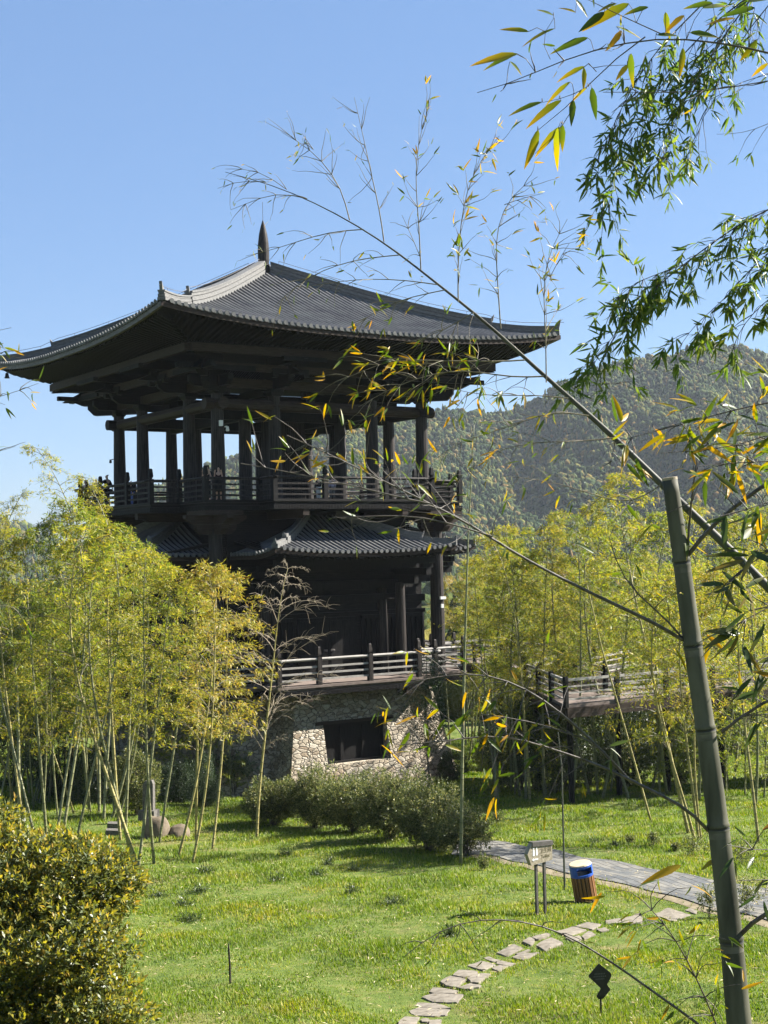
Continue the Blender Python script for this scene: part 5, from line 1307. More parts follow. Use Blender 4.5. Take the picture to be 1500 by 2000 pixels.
def branch_of(parent, o0, traces, leafm, twm, d, extra=None):
    """one part per traced branch: its wood, with its leaves as a sub-part"""
    sps = []
    for px_, dd0, dd1, r0, r1, tw in traces:
        sp = Spray(); Q_ = sp.path(px_, dd0, dd1); sp.stick(Q_, r0, r1); sp.Q = Q_
        if tw: sp.twigs(Q_, **tw)
        sps.append(sp)
    if extra:
        ex = Spray(); extra(ex)      # each singly pictured leaf goes with the nearest branch and gets a stalk to it
        for k in range(len(ex.P)):
            best = min(range(len(sps)), key=lambda i: np.min(np.linalg.norm(sps[i].Q-ex.P[k], axis=1))); s_ = sps[best]; q_ = s_.Q[np.argmin(np.linalg.norm(s_.Q-ex.P[k], axis=1))]
            m_ = (q_+ex.P[k])/2+np.array([0, 0, .01]); s_.segs += [(q_, m_, .0009, .0008), (m_, ex.P[k], .0008, .0007)]
            s_.leaf(ex.P[k], ex.D[k], ex.L[k], ex.W[k], ex.N[k], ex.C[k])
    for sp in sps:
        sp.segs = [(a_-o0, b_-o0, x, y) for a_, b_, x, y in sp.segs]; V_, F_ = tubes_arrays(sp.segs, 5); br_ = finish(fastmesh('branch', V_, F_), 'branch', twm, parent, smooth=True)
        sp.P = [p-o0 for p in sp.P]; sp.segs = []; sp.build(br_, leafm, twm)
TWL = dict(count=10, ln=.22, r=.0022, L=.075, fans=1, nf=2, t0=.3)
def tw(count, ln, L, fans, nf, **k): return dict(count=count, ln=ln, r=.0021, L=L, fans=fans, nf=nf, **k)
def exA(sp):
    # loose yellow leaves pictured one by one: base px -> tip px
    for (a, b_) in [((595, 860), (620, 853)), ((558, 900), (530, 902)), ((780, 918), (812, 945)), ((815, 945), (845, 970)), ((742, 940), (752, 975)), ((605, 925), (590, 905)), ((905, 1400), (875, 1435)), ((870, 1405), (845, 1440)), ((940, 1390), (960, 1350)), ((1010, 1330), (1000, 1310)),
                    ((935, 1360), (938, 1388)), ((905, 1340), (872, 1330)), ((1110, 1340), (1060, 1350)), ((985, 1400), (945, 1405)), ((990, 1395), (970, 1440)), ((870, 1455), (900, 1465)), ((800, 1430), (780, 1465)), ((765, 1445), (745, 1480)), ((745, 1455), (790, 1490)), ((960, 1500), (945, 1525)), ((945, 1500), (955, 1530)),
                    ((1160, 1080), (1130, 1060)), ((1230, 975), (1195, 962)), ((1225, 985), (1245, 1015)), ((1320, 1270), (1345, 1310)), ((1380, 1240), (1415, 1270)), ((1385, 1255), (1375, 1300)), ((1330, 1690), (1260, 1720)), ((1370, 1700), (1420, 1660))]:
        p = AT(*a, dA+g_.normal()*.012); q_ = AT(*b_, dA+g_.normal()*.012); d = q_-p; L = np.linalg.norm(d); sp.leaf(p, d/L, L*1.1, L*.17+.004, curl=.12)
branch_of(A_, oA, [
 ([(1334, 1250), (1318, 1238), (1290, 1222), (1200, 1180), (1120, 1142), (1000, 1078), (930, 1030), (880, 1005), (845, 985), (790, 960), (700, 915), (640, 885), (560, 850)], 5.2, 4.9, .0075, .0018, tw(26, .16, .055, 1, 2, t0=.5, side=.7, droop=.0)),
 ([(960, 1047), (900, 1030), (850, 1010), (760, 1003), (720, 1010), (640, 1012)], 5.0, 4.9, .0032, .0014, tw(9, .14, .05, 1, 1, side=.7, droop=-.05)),
 ([(845, 985), (790, 975), (700, 950), (600, 930), (520, 912), (470, 905)], 4.95, 4.85, .003, .0013, tw(14, .14, .055, 1, 2, side=.7, droop=-.05)),
 ([(1332, 1245), (1325, 1225), (1300, 1205), (1240, 1160), (1205, 1120), (1190, 1050)], 5.2, 5.1, .0042, .0015, tw(5, .15, .05, 1, 1)),
 ([(1383, 1622), (1360, 1590), (1330, 1570), (1270, 1545), (1200, 1505), (1130, 1480), (1010, 1440), (950, 1434), (860, 1450), (780, 1455)], 5.2, 5.0, .007, .0016, tw(18, .18, .07, 1, 2, t0=.45)),
 ([(1235, 1530), (1190, 1480), (1150, 1440), (1070, 1370), (1000, 1330), (930, 1310), (850, 1322), (790, 1335)], 5.15, 4.95, .006, .0016, tw(22, .17, .06, 1, 2, t0=.4)),
 ([(1160, 1450), (1080, 1420), (1000, 1400), (940, 1395)], 5.1, 5.0, .0032, .0014, tw(10, .15, .06, 1, 2)),
 ([(1343, 1086), (1352, 1065), (1375, 1040), (1420, 1000), (1465, 965), (1510, 935), (1600, 880)], 5.2, 5.0, .009, .006, tw(10, .2, .1, 1, 3, t0=.3)),
 ([(1343, 1082), (1341, 1050), (1348, 1000), (1352, 965), (1360, 900), (1372, 830)], 5.2, 5.1, .0055, .002, tw(9, .2, .09, 1, 3, t0=.4)),
 ([(1410, 1430), (1430, 1405), (1460, 1390), (1500, 1365), (1580, 1330)], 5.2, 5.1, .006, .005, tw(6, .16, .09, 1, 3)),
 ([(1440, 1832), (1448, 1812), (1470, 1790), (1510, 1772), (1600, 1740)], 5.2, 5.1, .009, .007, None),
 ([(1440, 2075), (1370, 2000), (1320, 1970), (1240, 1910), (1180, 1870), (1110, 1825), (1060, 1808), (1010, 1796), (940, 1793), (870, 1808), (830, 1832), (790, 1868)], 5.2, 4.9, .006, .0012, tw(9, .13, .03, 1, 1, t0=.6)),
 ([(1420, 2060), (1400, 2000), (1370, 1930), (1340, 1870), (1300, 1800), (1265, 1772), (1248, 1752)], 5.1, 4.9, .004, .0014, tw(30, .16, .07, 1, 2, t0=.1)),
], M['near_leaf'], M['twig_dark'], dA, exA)

# arching culm behind it
dB = lambda t: 6.6+.7*t
Bm = tag(empty('bamboo', tuple(AT(1520, 1165, 6.6))), 'long grey bamboo culm arching left across the sky over the roof', 'bamboo'); oB = np.array(Bm.location)
px = [(2330, 2700), (2080, 2030), (1880, 1640), (1700, 1370), (1520, 1165), (1460, 1105), (1395, 1045), (1335, 985), (1290, 945), (1250, 905), (1200, 852), (1150, 810), (1100, 766), (1060, 732), (1020, 695), (960, 637), (900, 590), (850, 552), (800, 510), (750, 472), (700, 441), (640, 408), (600, 388), (560, 370), (500, 350), (440, 336)]
wd_ = [30, 29, 28, 26, 21, 20, 19, 18, 16.5, 15, 13.5, 12, 10.5, 9.5, 8.6, 7.4, 6.2, 5.3, 4.6, 4, 3.4, 2.8, 2.4, 2, 1.6, 1.2]
Q, rad, q = culm_from(px, dB, wd_, Bm, None, .85); nd_ = set(range(3, 58, 3)); culm_mesh(Q-oB, rad, nd_, 12, .006).build('culm', [M['culm_arch'], M['node']], Bm, smooth=True)
S_ = lambda c, l, L=.05, nf=1, **k: tw(c, l, L, 1, nf, side=.55, **k)
branch_of(Bm, oB, [
 ([(683, 430), (672, 390), (668, 360), (640, 330), (612, 292), (580, 275), (550, 258)], 7.2, 7.2, .0035, .001, S_(16, .16, .035, 1, t0=.3, droop=-.05)),
 ([(612, 292), (600, 275), (590, 260)], 7.2, 7.2, .002, .001, S_(4, .1, .05, 2)),
 ([(750, 472), (742, 410), (726, 345), (715, 290), (702, 235), (692, 190)], 7.1, 7.1, .0035, .001, S_(16, .15, .03, 1, t0=.25, droop=-.08)),
 ([(822, 527), (818, 430), (811, 360), (814, 290), (828, 235), (842, 195)], 7.1, 7.1, .0035, .001, S_(20, .13, .05, 2, t0=.2, droop=-.08)),
 ([(820, 500), (800, 450), (785, 420)], 7.1, 7.1, .002, .001, S_(6, .12, .04, 1)),
 ([(895, 590), (894, 520), (898, 450), (910, 375), (930, 325), (975, 265)], 7.0, 7.0, .0035, .001, S_(26, .13, .065, 3, t0=.15, droop=-.05)),
 ([(978, 642), (972, 550), (966, 460), (984, 400), (1010, 365), (1050, 345)], 6.9, 6.9, .0035, .001, S_(24, .14, .055, 2, t0=.15, droop=-.05)),
 ([(985, 400), (1020, 385), (1060, 378)], 6.9, 6.9, .0018, .001, S_(4, .1, .04, 1)),
 ([(1067, 747), (1066, 650), (1060, 560), (1070, 490), (1095, 455), (1108, 428)], 6.85, 6.85, .0035, .001, S_(28, .14, .055, 3, t0=.2, droop=-.03)),
 ([(1075, 540), (1095, 500), (1112, 475)], 6.85, 6.85, .0018, .001, S_(5, .1, .05, 2)),
 ([(710, 448), (650, 450), (585, 470), (530, 490), (480, 500)], 7.1, 7.1, .003, .001, S_(12, .15, .045, 1, droop=.08)),
 ([(780, 498), (700, 505), (620, 530), (560, 570), (535, 600)], 7.1, 7.1, .003, .001, S_(14, .15, .045, 1, droop=.08)),
 ([(855, 556), (780, 545), (690, 545), (600, 560)], 7., 7., .003, .001, S_(11, .14, .04, 1, droop=.06)),
 ([(870, 566), (800, 580), (740, 600), (690, 640)], 7., 7., .003, .001, S_(12, .14, .06, 2, droop=.06)),
 ([(600, 388), (540, 372), (490, 395), (450, 410)], 7.25, 7.25, .0025, .001, S_(10, .12, .035, 1)),
 ([(520, 356), (470, 345), (425, 368)], 7.3, 7.3, .002, .001, S_(8, .12, .03, 1)),
 ([(560, 370), (500, 325), (440, 330)], 7.3, 7.3, .002, .001, S_(8, .12, .03, 1)),
 ([(925, 610), (860, 650), (800, 670)], 6.95, 6.95, .003, .001, S_(10, .15, .075, 3, droop=.1)),
 ([(1025, 703), (985, 707), (920, 705), (850, 705), (760, 700), (700, 730), (650, 748)], 6.9, 6.7, .0042, .001, S_(26, .16, .075, 3, t0=.15, droop=.1)),
 ([(1062, 735), (1000, 738), (940, 726), (880, 722), (800, 742), (740, 770), (700, 795)], 6.85, 6.7, .0042, .001, S_(22, .15, .075, 3, t0=.1, droop=.1)),
 ([(1110, 778), (1040, 770), (960, 775), (900, 765), (850, 750)], 6.8, 6.7, .003, .001, S_(10, .13, .06, 2)),
 ([(1150, 812), (1080, 800), (1000, 832), (900, 862), (845, 900)], 6.75, 6.6, .0035, .001, S_(18, .15, .07, 2, droop=.08)),
 ([(1200, 855), (1140, 862), (1080, 862), (1000, 868), (930, 900), (880, 950)], 6.75, 6.6, .0035, .001, S_(16, .15, .055, 2, droop=.08)),
 ([(1290, 948), (1230, 990), (1160, 965), (1060, 935), (980, 930)], 6.7, 6.6, .0035, .001, S_(12, .15, .06, 2)),
], M['near_leaf'], M['twig'], 7)

# dense hanging bamboo at upper right, rooted outside the frame
Cm = tag(empty('bamboo', tuple(AT(1700, 200, 8.2))), 'fresh green bamboo sprays hanging down in the upper right corner', 'bamboo'); oC = np.array(Cm.location)
Q, rad, q = culm_from([(1890, 2530), (1850, 2300), (1760, 1500), (1690, 800), (1640, 300), (1560, -100), (1450, -250)], lambda t: 8.2, [28, 26, 24, 20, 15, 9, 4], Cm, None); culm_mesh(Q-oC, rad, set(range(3, 58, 4)), 10, .008).build('culm', [M['culm'], M['node']], Cm, smooth=True)
H_ = lambda c, l=.34, L=.085, f=3, nf=4, **k: tw(c, l, L, f, nf, side=.6, droop=.16, spread=.8, fd=.45, dirbias=(-.15, 0, -.3), **k)
branch_of(Cm, oC, [
 ([(1640, -120), (1480, -20), (1400, 40), (1330, 110), (1270, 200), (1225, 290), (1190, 370), (1172, 430)], 8.2, 7.6, .006, .0012, H_(45, .26, .085, 3, 4, t0=.25)),
 ([(1480, -20), (1400, 90), (1350, 170), (1310, 250), (1290, 330)], 8.0, 7.7, .005, .0012, H_(34, .26, .085, 3, 4, t0=.2)),
 ([(1420, -40), (1350, 30), (1290, 90), (1240, 160), (1200, 240), (1160, 330)], 7.9, 7.6, .005, .0012, H_(30, .24, .08, 3, 4, t0=.3)),
 ([(1560, -60), (1460, 60), (1400, 160), (1370, 240), (1350, 300)], 8.0, 7.8, .004, .001, H_(19, .22, .08, 2, 3, t0=.2)),
 ([(1690, 60), (1560, 130), (1480, 150), (1420, 170), (1380, 215)], 8.0, 7.8, .004, .001, H_(6, .25, .08, 1, 3, t0=.3)),
 ([(1640, 320), (1520, 400), (1440, 440), (1350, 505), (1270, 570), (1210, 640), (1165, 700), (1140, 745)], 8.0, 7.5, .006, .0012, H_(60, .24, .085, 3, 4, t0=.12)),
 ([(1640, 360), (1530, 470), (1470, 520), (1410, 590), (1350, 640), (1320, 690)], 8.0, 7.7, .005, .0012, H_(33, .22, .085, 3, 4, t0=.15)),
 ([(1660, 480), (1560, 540), (1480, 600), (1440, 650), (1425, 700)], 8.0, 7.8, .005, .0012, H_(22, .22, .085, 2, 4, t0=.2)),
 ([(1340, 515), (1270, 540), (1220, 560), (1190, 600)], 7.7, 7.6, .003, .001, H_(19, .2, .085, 3, 4)),
 ([(1210, 640), (1180, 690), (1150, 760), (1235, 745)], 7.6, 7.5, .002, .001, H_(6, .2, .08, 2, 3)),
 ([(1640, 130), (1520, 235), (1450, 262), (1400, 262)], 7.9, 7.8, .003, .001, H_(3, .2, .08, 1, 3)),
], M['near_green'], M['twig_dark'], 8)

def side_culm(parent, o0, u, d, r, vtop=-250):
    gd = float(gz(AT(u, 1000, d)[0], d)); top_ = AT(u, vtop, d); bot = AT(u, 1400, d); bot[2] = gd-.1
    n = 40; Q = bot+(top_-bot)*np.linspace(0, 1, n)[:, None]; culm_mesh(Q-o0, np.linspace(r, r*.6, n), set(range(4, n-1, 4)), 10, .007).build('culm', [M['culm'], M['node']], parent, smooth=True)
# nearest big-leaved twigs, top right
Dm = tag(empty('bamboo', tuple(AT(1560, 130, 3.4))), 'nearest dark twig with large green and yellow leaves across the top right', 'bamboo'); oD = np.array(Dm.location)
z25 = lambda x, y: (900+x/2.5, y/2.5)
LV = [((275,262),(110,330)), ((460,140),(300,210)), ((620,185),(440,250)), ((605,325),(470,390)), ((600,330),(603,435)), ((535,400),(410,505)), ((490,490),(320,610)), ((395,500),(235,552)), ((615,432),(520,510)), ((548,490),(540,605)), ((640,428),(660,580)), ((832,262),(835,420)), ((815,318),(760,385)), ((378,635),(318,820)), ((488,620),(360,755)), ((478,620),(460,830)), ((497,610),(495,735)), ((820,18),(600,135)), ((760,18),(670,50)), ((915,35),(800,65)), ((1085,235),(1072,375)), ((1435,38),(1270,75)), ((1445,195),(1370,295)), ((1230,15),(1090,35)), ((560,62),(480,32)), ((640,-15),(655,38)), ((760,130),(890,180)), ((785,150),(715,245)), ((330,155),(195,135)), ((700,60),(585,145)), ((960,172),(1060,168)), ((1120,160),(1260,175)), ((1300,120),(1420,160)), ((1000,60),(1015,180)), ((1180,40),(1300,20)), ((560,0),(625,80)), ((450,75),(375,42)), ((1090,75),(1000,150)), ((1340,90),(1200,110)), ((1400,10),(1500,-10)), ((1500,310),(1420,370)), ((240,300),(300,360)), ((275,265),(50,305))]
def exD(sp):
    for a, b_ in LV:
        p = AT(*z25(*a), 3.4+g_.normal()*.012); q_ = AT(*z25(*b_), 3.4+g_.normal()*.012); d = q_-p; L = np.linalg.norm(d); sp.leaf(p, d/L, L*1.04, L*.185+.004, N=np.array([g_.normal()*.5, -1, .5+g_.normal()*.4]), curl=.10)
branch_of(Dm, oD, [
 ([(1700, 160), (1560, 118), (1480, 95), (1420, 85), (1350, 75), (1290, 70), (1220, 82), (1150, 100), (1098, 115), (1045, 140), (1000, 168), (965, 180), (932, 181)], 3.4, 3.4, .0035, .0008, tw(8, .06, .03, 1, 1, t0=.6, droop=0)),
 ([(1260, 72), (1225, 90), (1190, 112), (1165, 140), (1145, 175), (1120, 210), (1085, 235), (1050, 255)], 3.4, 3.4, .0018, .0007, None),
 ([(1165, 140), (1120, 128), (1145, 130), (1225, 127)], 3.4, 3.4, .0012, .0006, None),
 ([(1150, 168), (1120, 190), (1095, 195), (1060, 200)], 3.4, 3.4, .001, .0006, None),
 ([(1120, 210), (1105, 250), (1090, 258), (1045, 300)], 3.4, 3.4, .001, .0006, None),
 ([(1300, 70), (1240, 40), (1180, 20), (1130, -10)], 3.4, 3.4, .0016, .0007, None),
 ([(1075, 116), (1040, 78), (1082, 35)], 3.4, 3.4, .0009, .0005, None),
 ([(1560, 150), (1500, 155), (1430, 170), (1370, 185), (1250, 178), (1178, 180)], 3.45, 3.4, .0018, .0008, tw(6, .06, .03, 1, 1, droop=0)),
], M['near_leaf'], M['twig_dark'], 3.4, exD)
side_culm(Dm, oD, 1700, 3.4, .016)

# yellowing leaf clusters at the right edge
Em = tag(empty('bamboo', tuple(AT(1600, 800, 4.4))), 'bamboo twig with yellow and orange leaves at the right edge above the cut culm', 'bamboo'); oE = np.array(Em.location)
K_ = lambda c, l=.09, L=.085, nf=3, **k: tw(c, l, L, 1, nf, side=.8, droop=.05, spread=.7, fd=.4, **k)
branch_of(Em, oE, [
 ([(1680, 760), (1560, 775), (1480, 790), (1420, 802), (1350, 825), (1280, 842), (1220, 855), (1185, 870)], 4.4, 4.4, .0035, .0009, K_(22, .07, .085, 3, t0=.25)),
 ([(1680, 800), (1540, 830), (1460, 870), (1400, 880), (1330, 880), (1290, 885)], 4.5, 4.4, .003, .0009, K_(16, .07, .085, 3, t0=.3)),
 ([(1680, 860), (1560, 900), (1480, 905), (1420, 900), (1370, 910)], 4.5, 4.4, .003, .0009, K_(12, .07, .085, 3, t0=.3)),
 ([(1680, 700), (1560, 730), (1500, 748), (1470, 760)], 4.5, 4.4, .003, .0009, K_(6, .07, .085, 2)),
 ([(1200, 870), (1195, 900), (1190, 915)], 4.4, 4.4, .001, .0007, K_(3, .04, .07, 2)),
], M['near_leaf'], M['twig_dark'], 4.4)
side_culm(Em, oE, 1684, 4.45, .02, 300)
Fm = tag(empty('bamboo', tuple(AT(1640, 1150, 3.8))), 'bamboo twig with large dark shaded leaves at the right edge beside the culm', 'bamboo'); oF = np.array(Fm.location)
branch_of(Fm, oF, [
 ([(1720, 980), (1600, 1030), (1520, 1060), (1470, 1090), (1430, 1120), (1410, 1150)], 3.8, 3.8, .003, .001, K_(15, .07, .105, 3, t0=.3)),
 ([(1720, 1120), (1600, 1150), (1520, 1170), (1470, 1200), (1440, 1225), (1410, 1235)], 3.9, 3.8, .003, .001, K_(16, .07, .10, 3, t0=.3)),
 ([(1700, 1260), (1600, 1260), (1530, 1270), (1480, 1290), (1440, 1300)], 3.9, 3.8, .003, .001, K_(9, .07, .09, 2, t0=.3)),
 ([(1700, 900), (1560, 960), (1500, 985), (1450, 1000), (1400, 1010)], 3.9, 3.8, .0025, .001, K_(9, .07, .09, 2, t0=.3)),
 ([(1720, 1360), (1600, 1370), (1520, 1390), (1470, 1400)], 3.9, 3.8, .002, .001, K_(5, .07, .08, 2, t0=.3)),
 ([(1700, 1640), (1560, 1650), (1500, 1668), (1450, 1672), (1420, 1650)], 3.9, 3.8, .002, .001, K_(8, .06, .06, 2, t0=.3)),
 ([(1700, 1700), (1560, 1720), (1490, 1715), (1440, 1720)], 3.9, 3.8, .002, .001, K_(6, .06, .06, 2, t0=.3)),
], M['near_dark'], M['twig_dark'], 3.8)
side_culm(Fm, oF, 1712, 3.85, .018, 700)
Gm = tag(empty('bamboo', tuple(AT(-120, 760, 6))), 'bamboo twig tips poking in from the left edge below the eave', 'bamboo'); oG = np.array(Gm.location)
branch_of(Gm, oG, [
 ([(-200, 700), (-80, 690), (-20, 680), (20, 690), (40, 700)], 6, 6, .003, .0009, S_(8, .1, .055, 2)),
 ([(-200, 640), (-60, 650), (0, 655), (22, 640)], 6, 6, .002, .0009, S_(5, .1, .055, 2)),
 ([(-200, 800), (-60, 790), (0, 775), (40, 765), (76, 748)], 6, 6, .003, .0008, S_(12, .09, .05, 2, t0=.4)),
 ([(-200, 900), (-60, 895), (0, 885), (30, 872)], 6, 6, .002, .0008, S_(4, .1, .04, 1)),
 ([(-200, 1180), (-60, 1190), (20, 1180), (60, 1188)], 6, 6, .002, .0008, S_(6, .1, .06, 2)),
], M['near_leaf'], M['twig'], 6)
side_culm(Gm, oG, -202, 6., .02, 300)

# ---------------------------------------------------------------- grass: blades by world area, one mass
g = np.random.default_rng(99)
N = 980000; yy = 20+ (g.random(N)**1.7)*92; half = .30*yy+1.5; xx = (g.random(N)*2-1)*half
keep = np.ones(N, bool)
keep &= ~in_poly(xx, yy, [p_[:2] for p_ in path_poly])
keep &= ~(in_poly(xx, yy, [p_[:2] for p_ in soil_poly]) & (g.random(N) < .8))
for sp_ in step_polys:
    c_ = np.mean(np.array(sp_), 0); keep &= ~in_poly(xx, yy, [tuple(c_+(np.array(q_)-c_)*1.06) for q_ in sp_])
lx, ly = (xx-TX)*cY+(yy-TY)*sY, -(xx-TX)*sY+(yy-TY)*cY
keep &= ~((np.maximum(np.abs(lx), np.abs(ly)) < 7.2) | ((np.abs(lx) < 4.4) & (np.abs(ly) < 9.3)) | ((np.abs(ly) < 4.4) & (np.abs(lx) < 9.3)))
nz = np.sin(xx*.9+np.sin(yy*.7)*2)+np.sin(yy*1.3+xx*.4)+.8*np.sin(xx*3.1-yy*2.2)
keep &= (g.random(N) < np.clip(.75+.22*nz, 
.45, 1))
nb = np.sin(xx*.61+1.7*np.sin(yy*.23+1))+np.sin(yy*.47-xx*.35+2)+.6*np.sin(xx*1.9+yy*1.3)
keep &= ~((nb > 1.55) & (g.random(N) < .72))
xx, yy, nz = xx[keep], yy[keep], nz[keep]; n = len(xx); sc = (yy/26)**.72
hgt = (.036+.046*g.random(n))*sc*(1+.22*nz); wdt = .0105*sc*(.7+.6*g.random(n)); az = g.random(n)*2*PI; ln_ = g.random(n)*.75+.1
zz = gz(xx, yy)-.008
b0 = np.stack([xx-np.sin(az)*wdt, yy+np.cos(az)*wdt, zz], 1); b1 = np.stack([xx+np.sin(az)*wdt, yy-np.cos(az)*wdt, zz], 1); tp = np.stack([xx+np.cos(az)*hgt*ln_, yy+np.sin(az)*hgt*ln_, zz+hgt], 1)
V_ = np.stack([b0, b1, tp], 1).reshape(-1, 3); me = fastmesh('grass', V_, np.arange(n*3).reshape(n, 3))
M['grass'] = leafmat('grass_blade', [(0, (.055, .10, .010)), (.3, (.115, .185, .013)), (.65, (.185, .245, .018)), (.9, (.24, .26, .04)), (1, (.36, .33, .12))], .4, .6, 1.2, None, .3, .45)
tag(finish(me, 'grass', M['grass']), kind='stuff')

# fallen bamboo leaves on the lawn
n = 5200; yy = 22+g.random(n)**1.3*48; xx = (g.random(n)*2-1)*(.30*yy+1); P_ = np.stack([xx, yy, gz(xx, yy)+.05+.03*g.random(n)], 1)
D_ = g.normal(size=(n, 3))*np.array([1, 1, .25]); N_ = np.tile([0, 0, 1.], (n, 1))+g.normal(size=(n, 3))*.4
V_, F_ = leaf_arrays(P_, D_, N_, .07+.08*g.random(n), .012+.014*g.random(n), .2)
M['litter'] = leafmat('fallen_leaf', [(0, (.22, .16, .07)), (.5, (.36, .28, .13)), (1, (.48, .42, .26))], .2, .7)
tag(finish(fastmesh('fallen_leaves', V_, F_), 'fallen_leaves', M['litter']), kind='stuff')
# ---------------------------------------------------------------- hills with their woods
def hill(name, ridge_px, d_ridge, d_foot, foot_z, mat, nrow=26, margin=1.0):
    n = 120; us = np.linspace(ridge_px[0][0], ridge_px[-1][0], n); vv = np.interp(us, [p[0] for p in ridge_px], [p[1] for p in ridge_px]); V_ = []
    R_ = np.array([AT(u, v, d_ridge) for u, v in zip(us, vv)])
    g = np.random.default_rng(3); ph = g.random(6)*6
    grid = np.zeros((nrow+8, n, 3))
    for i in range(nrow+8):
        f = i/(nrow-1)
        for j in range(n):
            d = d_foot+(d_ridge-d_foot)*f; x = R_[j, 0]*d/d_ridge
            if f <= 1:
                prof = f**1.15; gul = .05*math.sin(x*.035+ph[0]+f*2)+.035*math.sin(x*.08+ph[1]-f*5)+.02*math.sin(x*.17+ph[2]+f*9)
                z = foot_z+(R_[j, 2]-foot_z)*(prof+gul*math.sin(PI*min(1, f))*1.)
            else: z = R_[j, 2]-(f-1)*(R_[j, 2]-foot_z)*1.6
            grid[i, j] = (x, d, z)
    ii, jj = np.meshgrid(np.arange(nrow+7), np.arange(n-1), indexing='ij'); a = (ii*n+jj).ravel()
    me = fastmesh(name, grid.reshape(-1, 3), np.stack([a, a+1, a+n+1, a+n], 1)); o = finish(me, name, mat, smooth=True); tag(o, kind='structure'); return grid[:nrow], o
M['hillsoil'] = noisy('hill_undergrowth', (.02, .03, .012), (.05, .06, .022), .05, .95)
def hillleaf():
    m, nt, out = newmat('hill_foliage'); ge = nt.nodes.new('ShaderNodeNewGeometry'); v = coords(nt)
    r = ramp(nt, [(0, (.016, .030, .014)), (.4, (.030, .050, .018)), (.7, (.055, .075, .024)), (.86, (.11, .105, .034)), (.95, (.15, .095, .038)), (1, (.13, .15, .03))], ge.outputs['Random Per Island'])
    n1 = noise(nt, v, .55, 6, .7); n2 = noise(nt, v, .012, 3); mlt = nd(nt, 'ShaderNodeMixRGB', blend_type='MULTIPLY'); mlt.inputs['Fac'].default_value = .8
    rr = ramp(nt, [(.3, (.5, .5, .5)), (.7, (1.35, 1.35, 1.3))], n1.outputs['Fac']); nt.links.new(r.outputs[0], mlt.inputs['Color1']); nt.links.new(rr.outputs[0], mlt.inputs['Color2'])
    m2 = nd(nt, 'ShaderNodeMixRGB', blend_type='MULTIPLY'); m2.inputs['Fac'].default_value = .7; r2 = ramp(nt, [(.35, (.7, .8, .8)), (.65, (1.5, 1.3, .9))], n2.outputs['Fac']); nt.links.new(mlt.outputs[0], m2.inputs['Color1']); nt.links.new(r2.outputs[0], m2.inputs['Color2'])
    p = nd(nt, 'ShaderNodeBsdfPrincipled', Roughness=.9); p.inputs['Specular IOR Level'].default_value = .05; nt.links.new(m2.outputs[0], p.inputs['Base Color']); nt.links.new(bump(nt, n1.outputs['Fac'], 1., 1.2), p.inputs['Normal']); nt.links.new(p.outputs[0], out.inputs[0]); return m
M['hillleaf'] = hillleaf()
def wood_on(name, grid, count, r0, seed, sub=2):
    g = np.random.default_rng(seed); bm = bmesh.new(); bmesh.ops.create_icosphere(bm, subdivisions=sub, radius=1); bv = np.array([v.co[:] for v in bm.verts]); bf = np.array([[v.index for v in f.verts] for f in bm.faces]); bm.free()
    nr, nc, _ = grid.shape; fi = g.random(count)*(nr-1.01); fj = g.random(count)*(nc-1.01); i = fi.astype(int); j = fj.astype(int); a = (fi-i)[:, None]; b_ = (fj-j)[:, None]
    P_ = (grid[i, j]*(1-a)*(1-b_)+grid[i+1, j]*a*(1-b_)+grid[i, j+1]*(1-a)*b_+grid[i+1, j+1]*a*b_)
    r = r0*(.6+.8*g.random(count)**1.5); con = g.random(count) < .18
    rad = np.stack([r*np.where(con, .6, 1), r*np.where(con, .6, 1), r*np.where(con, 1.7, 1.05)], 1)
    base = np.repeat(bv[None], count, 0); ph = g.random((count, 3))*6
    wob = 1+.20*np.sin(base[..., 0]*4+ph[:, None, 0])*np.sin(base[..., 1]*4.3+ph[:, None, 1])+.14*np.sin(base[..., 2]*6+ph[:, None, 2])+.10*g.normal(size=base.shape[:2])
    top = np.clip(base[..., 2], 0, 1)[..., None]*con[:, None, None]; shp = base*wob[..., None]; shp[..., :2] *= (1-.75*top)
    V_ = P_[:, None]+shp*rad[:, None]+np.array([0, 0, .55])*rad[:, None, 2:3]*np.array([0, 0, 1.]); Fq = (np.arange(count)*len(bv))[:, None, None]+bf[None]
    me = fastmesh(name, V_.reshape(-1, 3), Fq.reshape(-1, 3)); return tag(finish(me, name, M['hillleaf']), kind='stuff')
ridge = [(260, 965), (330, 945), (400, 920), (450, 900), (475, 886), (500, 874), (530, 862), (600, 845), (680, 828), (760, 818), (830, 803), (900, 803), (960, 808), (1000, 800), (1050, 784), (1090, 754), (1130, 742), (1170, 722), (1220, 706), (1300, 697), (1380, 673), (1440, 680), (1500, 690), (1580, 700), (1680, 740)]
grid, hb = hill('hill', ridge, 1000., 640., -8., M['hillsoil']); wood_on('hill_wood', grid, 26000, 1.9, 11, 1)
grid, hb = hill('hill', [(330, 960), (400, 915), (440, 898), (470, 890), (530, 868), (620, 860), (760, 880)], 1350., 1150., -10., M['hillsoil'], 10); wood_on('hill_wood', grid, 1500, 3.6, 12, 1)
grid, hb = hill('hill', [(-160, 990), (-60, 1012), (0, 1016), (30, 1020), (60, 1036), (110, 1058), (150, 1068), (220, 1078), (300, 1083)], 1380., 1150., -14., M['hillsoil'], 10); wood_on('hill_wood', grid, 1800, 3.6, 13, 1)
gy, gx = np.meshgrid(np.linspace(122, 640, 30), np.linspace(-1, 1, 60), indexing='ij'); gx = gx*(.36*gy+10)
wood_on('far_wood', np.stack([gx, gy, CZ+gbase(gy)], -1), 5200, 3.4, 14)

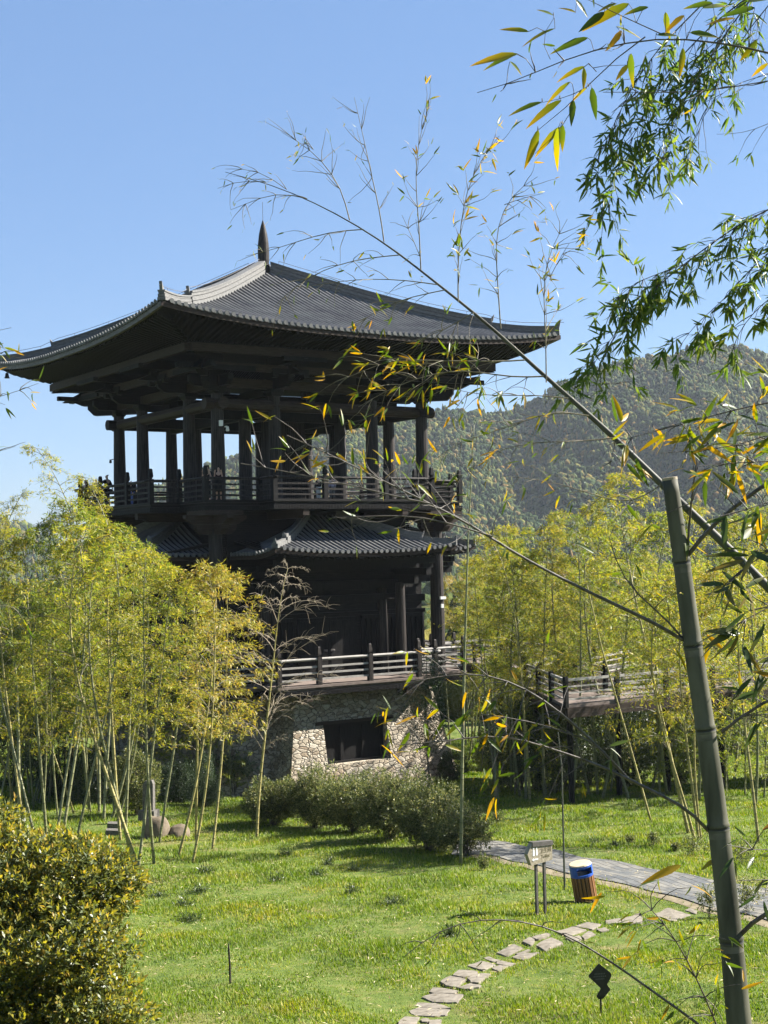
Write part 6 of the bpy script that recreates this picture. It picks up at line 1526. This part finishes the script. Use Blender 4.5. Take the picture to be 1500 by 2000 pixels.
# ---------------------------------------------------------------- haze, light, camera
hz = MB(); hz.box((-700, -70, -6), (700, 1440, 172)); hb_ = hz.build('haze', bpy.data.materials.new('haze_air')); m = hb_.data.materials[0]; m.use_nodes = True; nt = m.node_tree; nt.nodes.clear()
out = nt.nodes.new('ShaderNodeOutputMaterial'); vol = nt.nodes.new('ShaderNodeVolumePrincipled'); vol.inputs['Density'].default_value = HAZE; vol.inputs['Color'].default_value = (.80, .88, 1, 1); vol.inputs['Anisotropy'].default_value = .2
nt.links.new(vol.outputs[0], out.inputs['Volume']); tag(hb_, kind='stuff')
SUN_AZ, SUN_EL = math.radians(SUN_A), math.radians(SUN_E)
sd = Vector((math.cos(SUN_AZ)*math.cos(SUN_EL), math.sin(SUN_AZ)*math.cos(SUN_EL), math.sin(SUN_EL)))
su = bpy.data.lights.new('sun', 'SUN'); su.energy = SUN_P; su.angle = math.radians(.53); su.color = (1, .955, .87); so = bpy.data.objects.new('sun', su); COL.objects.link(so); so.rotation_euler = (-sd).to_track_quat('-Z', 'Y').to_euler(); so.location = (40, 20, 60)
wd = bpy.data.worlds.new('World'); S.world = wd; wd.use_nodes = True; nt = wd.node_tree; nt.nodes.clear()
o = nt.nodes.new('ShaderNodeOutputWorld'); bg = nt.nodes.new('ShaderNodeBackground'); sk = nt.nodes.new('ShaderNodeTexSky'); sk.sky_type = 'NISHITA'; sk.sun_disc = False
sk.sun_elevation = SUN_EL; sk.sun_rotation = PI/2-SUN_AZ; sk.altitude = 100; sk.air_density = 1.; sk.dust_density = .05; sk.ozone_density = 2.5
bg.inputs['Strength'].default_value = SKY; hs = nt.nodes.new('ShaderNodeHueSaturation'); hs.inputs['Saturation'].default_value = 1.15; nt.links.new(sk.outputs[0], hs.inputs['Color']); mq = nt.nodes.new('ShaderNodeMixRGB'); mq.inputs['Fac'].default_value = .5; mq.inputs['Color2'].default_value = (2.2, 3.6, 6.6, 1); nt.links.new(hs.outputs[0], mq.inputs['Color1']); nt.links.new(mq.outputs[0], bg.inputs['Color']); nt.links.new(bg.outputs[0], o.inputs[0])
cam = bpy.data.cameras.new('camera'); co = bpy.data.objects.new('camera', cam); COL.objects.link(co); S.camera = co
cam.sensor_fit = 'VERTICAL'; cam.sensor_height = 36; cam.lens = 36*F/2000; cam.clip_start = .1; cam.clip_end = 8000
Mx = Matrix((Vector(_R), Vector(_U), Vector(-_fw))).transposed().to_4x4(); Mx.translation = Vector((0, 0, CZ)); co.matrix_world = Mx
S.view_settings.view_transform = 'Standard'; S.view_settings.look = 'None'; S.view_settings.exposure = EXPO; S.view_settings.gamma = 1
S.render.engine = 'CYCLES'; cy = S.cycles; cy.max_bounces = 7; cy.diffuse_bounces = 3; cy.glossy_bounces = 2; cy.transmission_bounces = 4; cy.transparent_max_bounces = 8; cy.volume_bounces = 0; cy.use_denoising = DENOISE; cy.caustics_reflective = False; cy.caustics_refractive = False
cy.sample_clamp_indirect = 6
# every unused prototype would lie at the origin: remove it
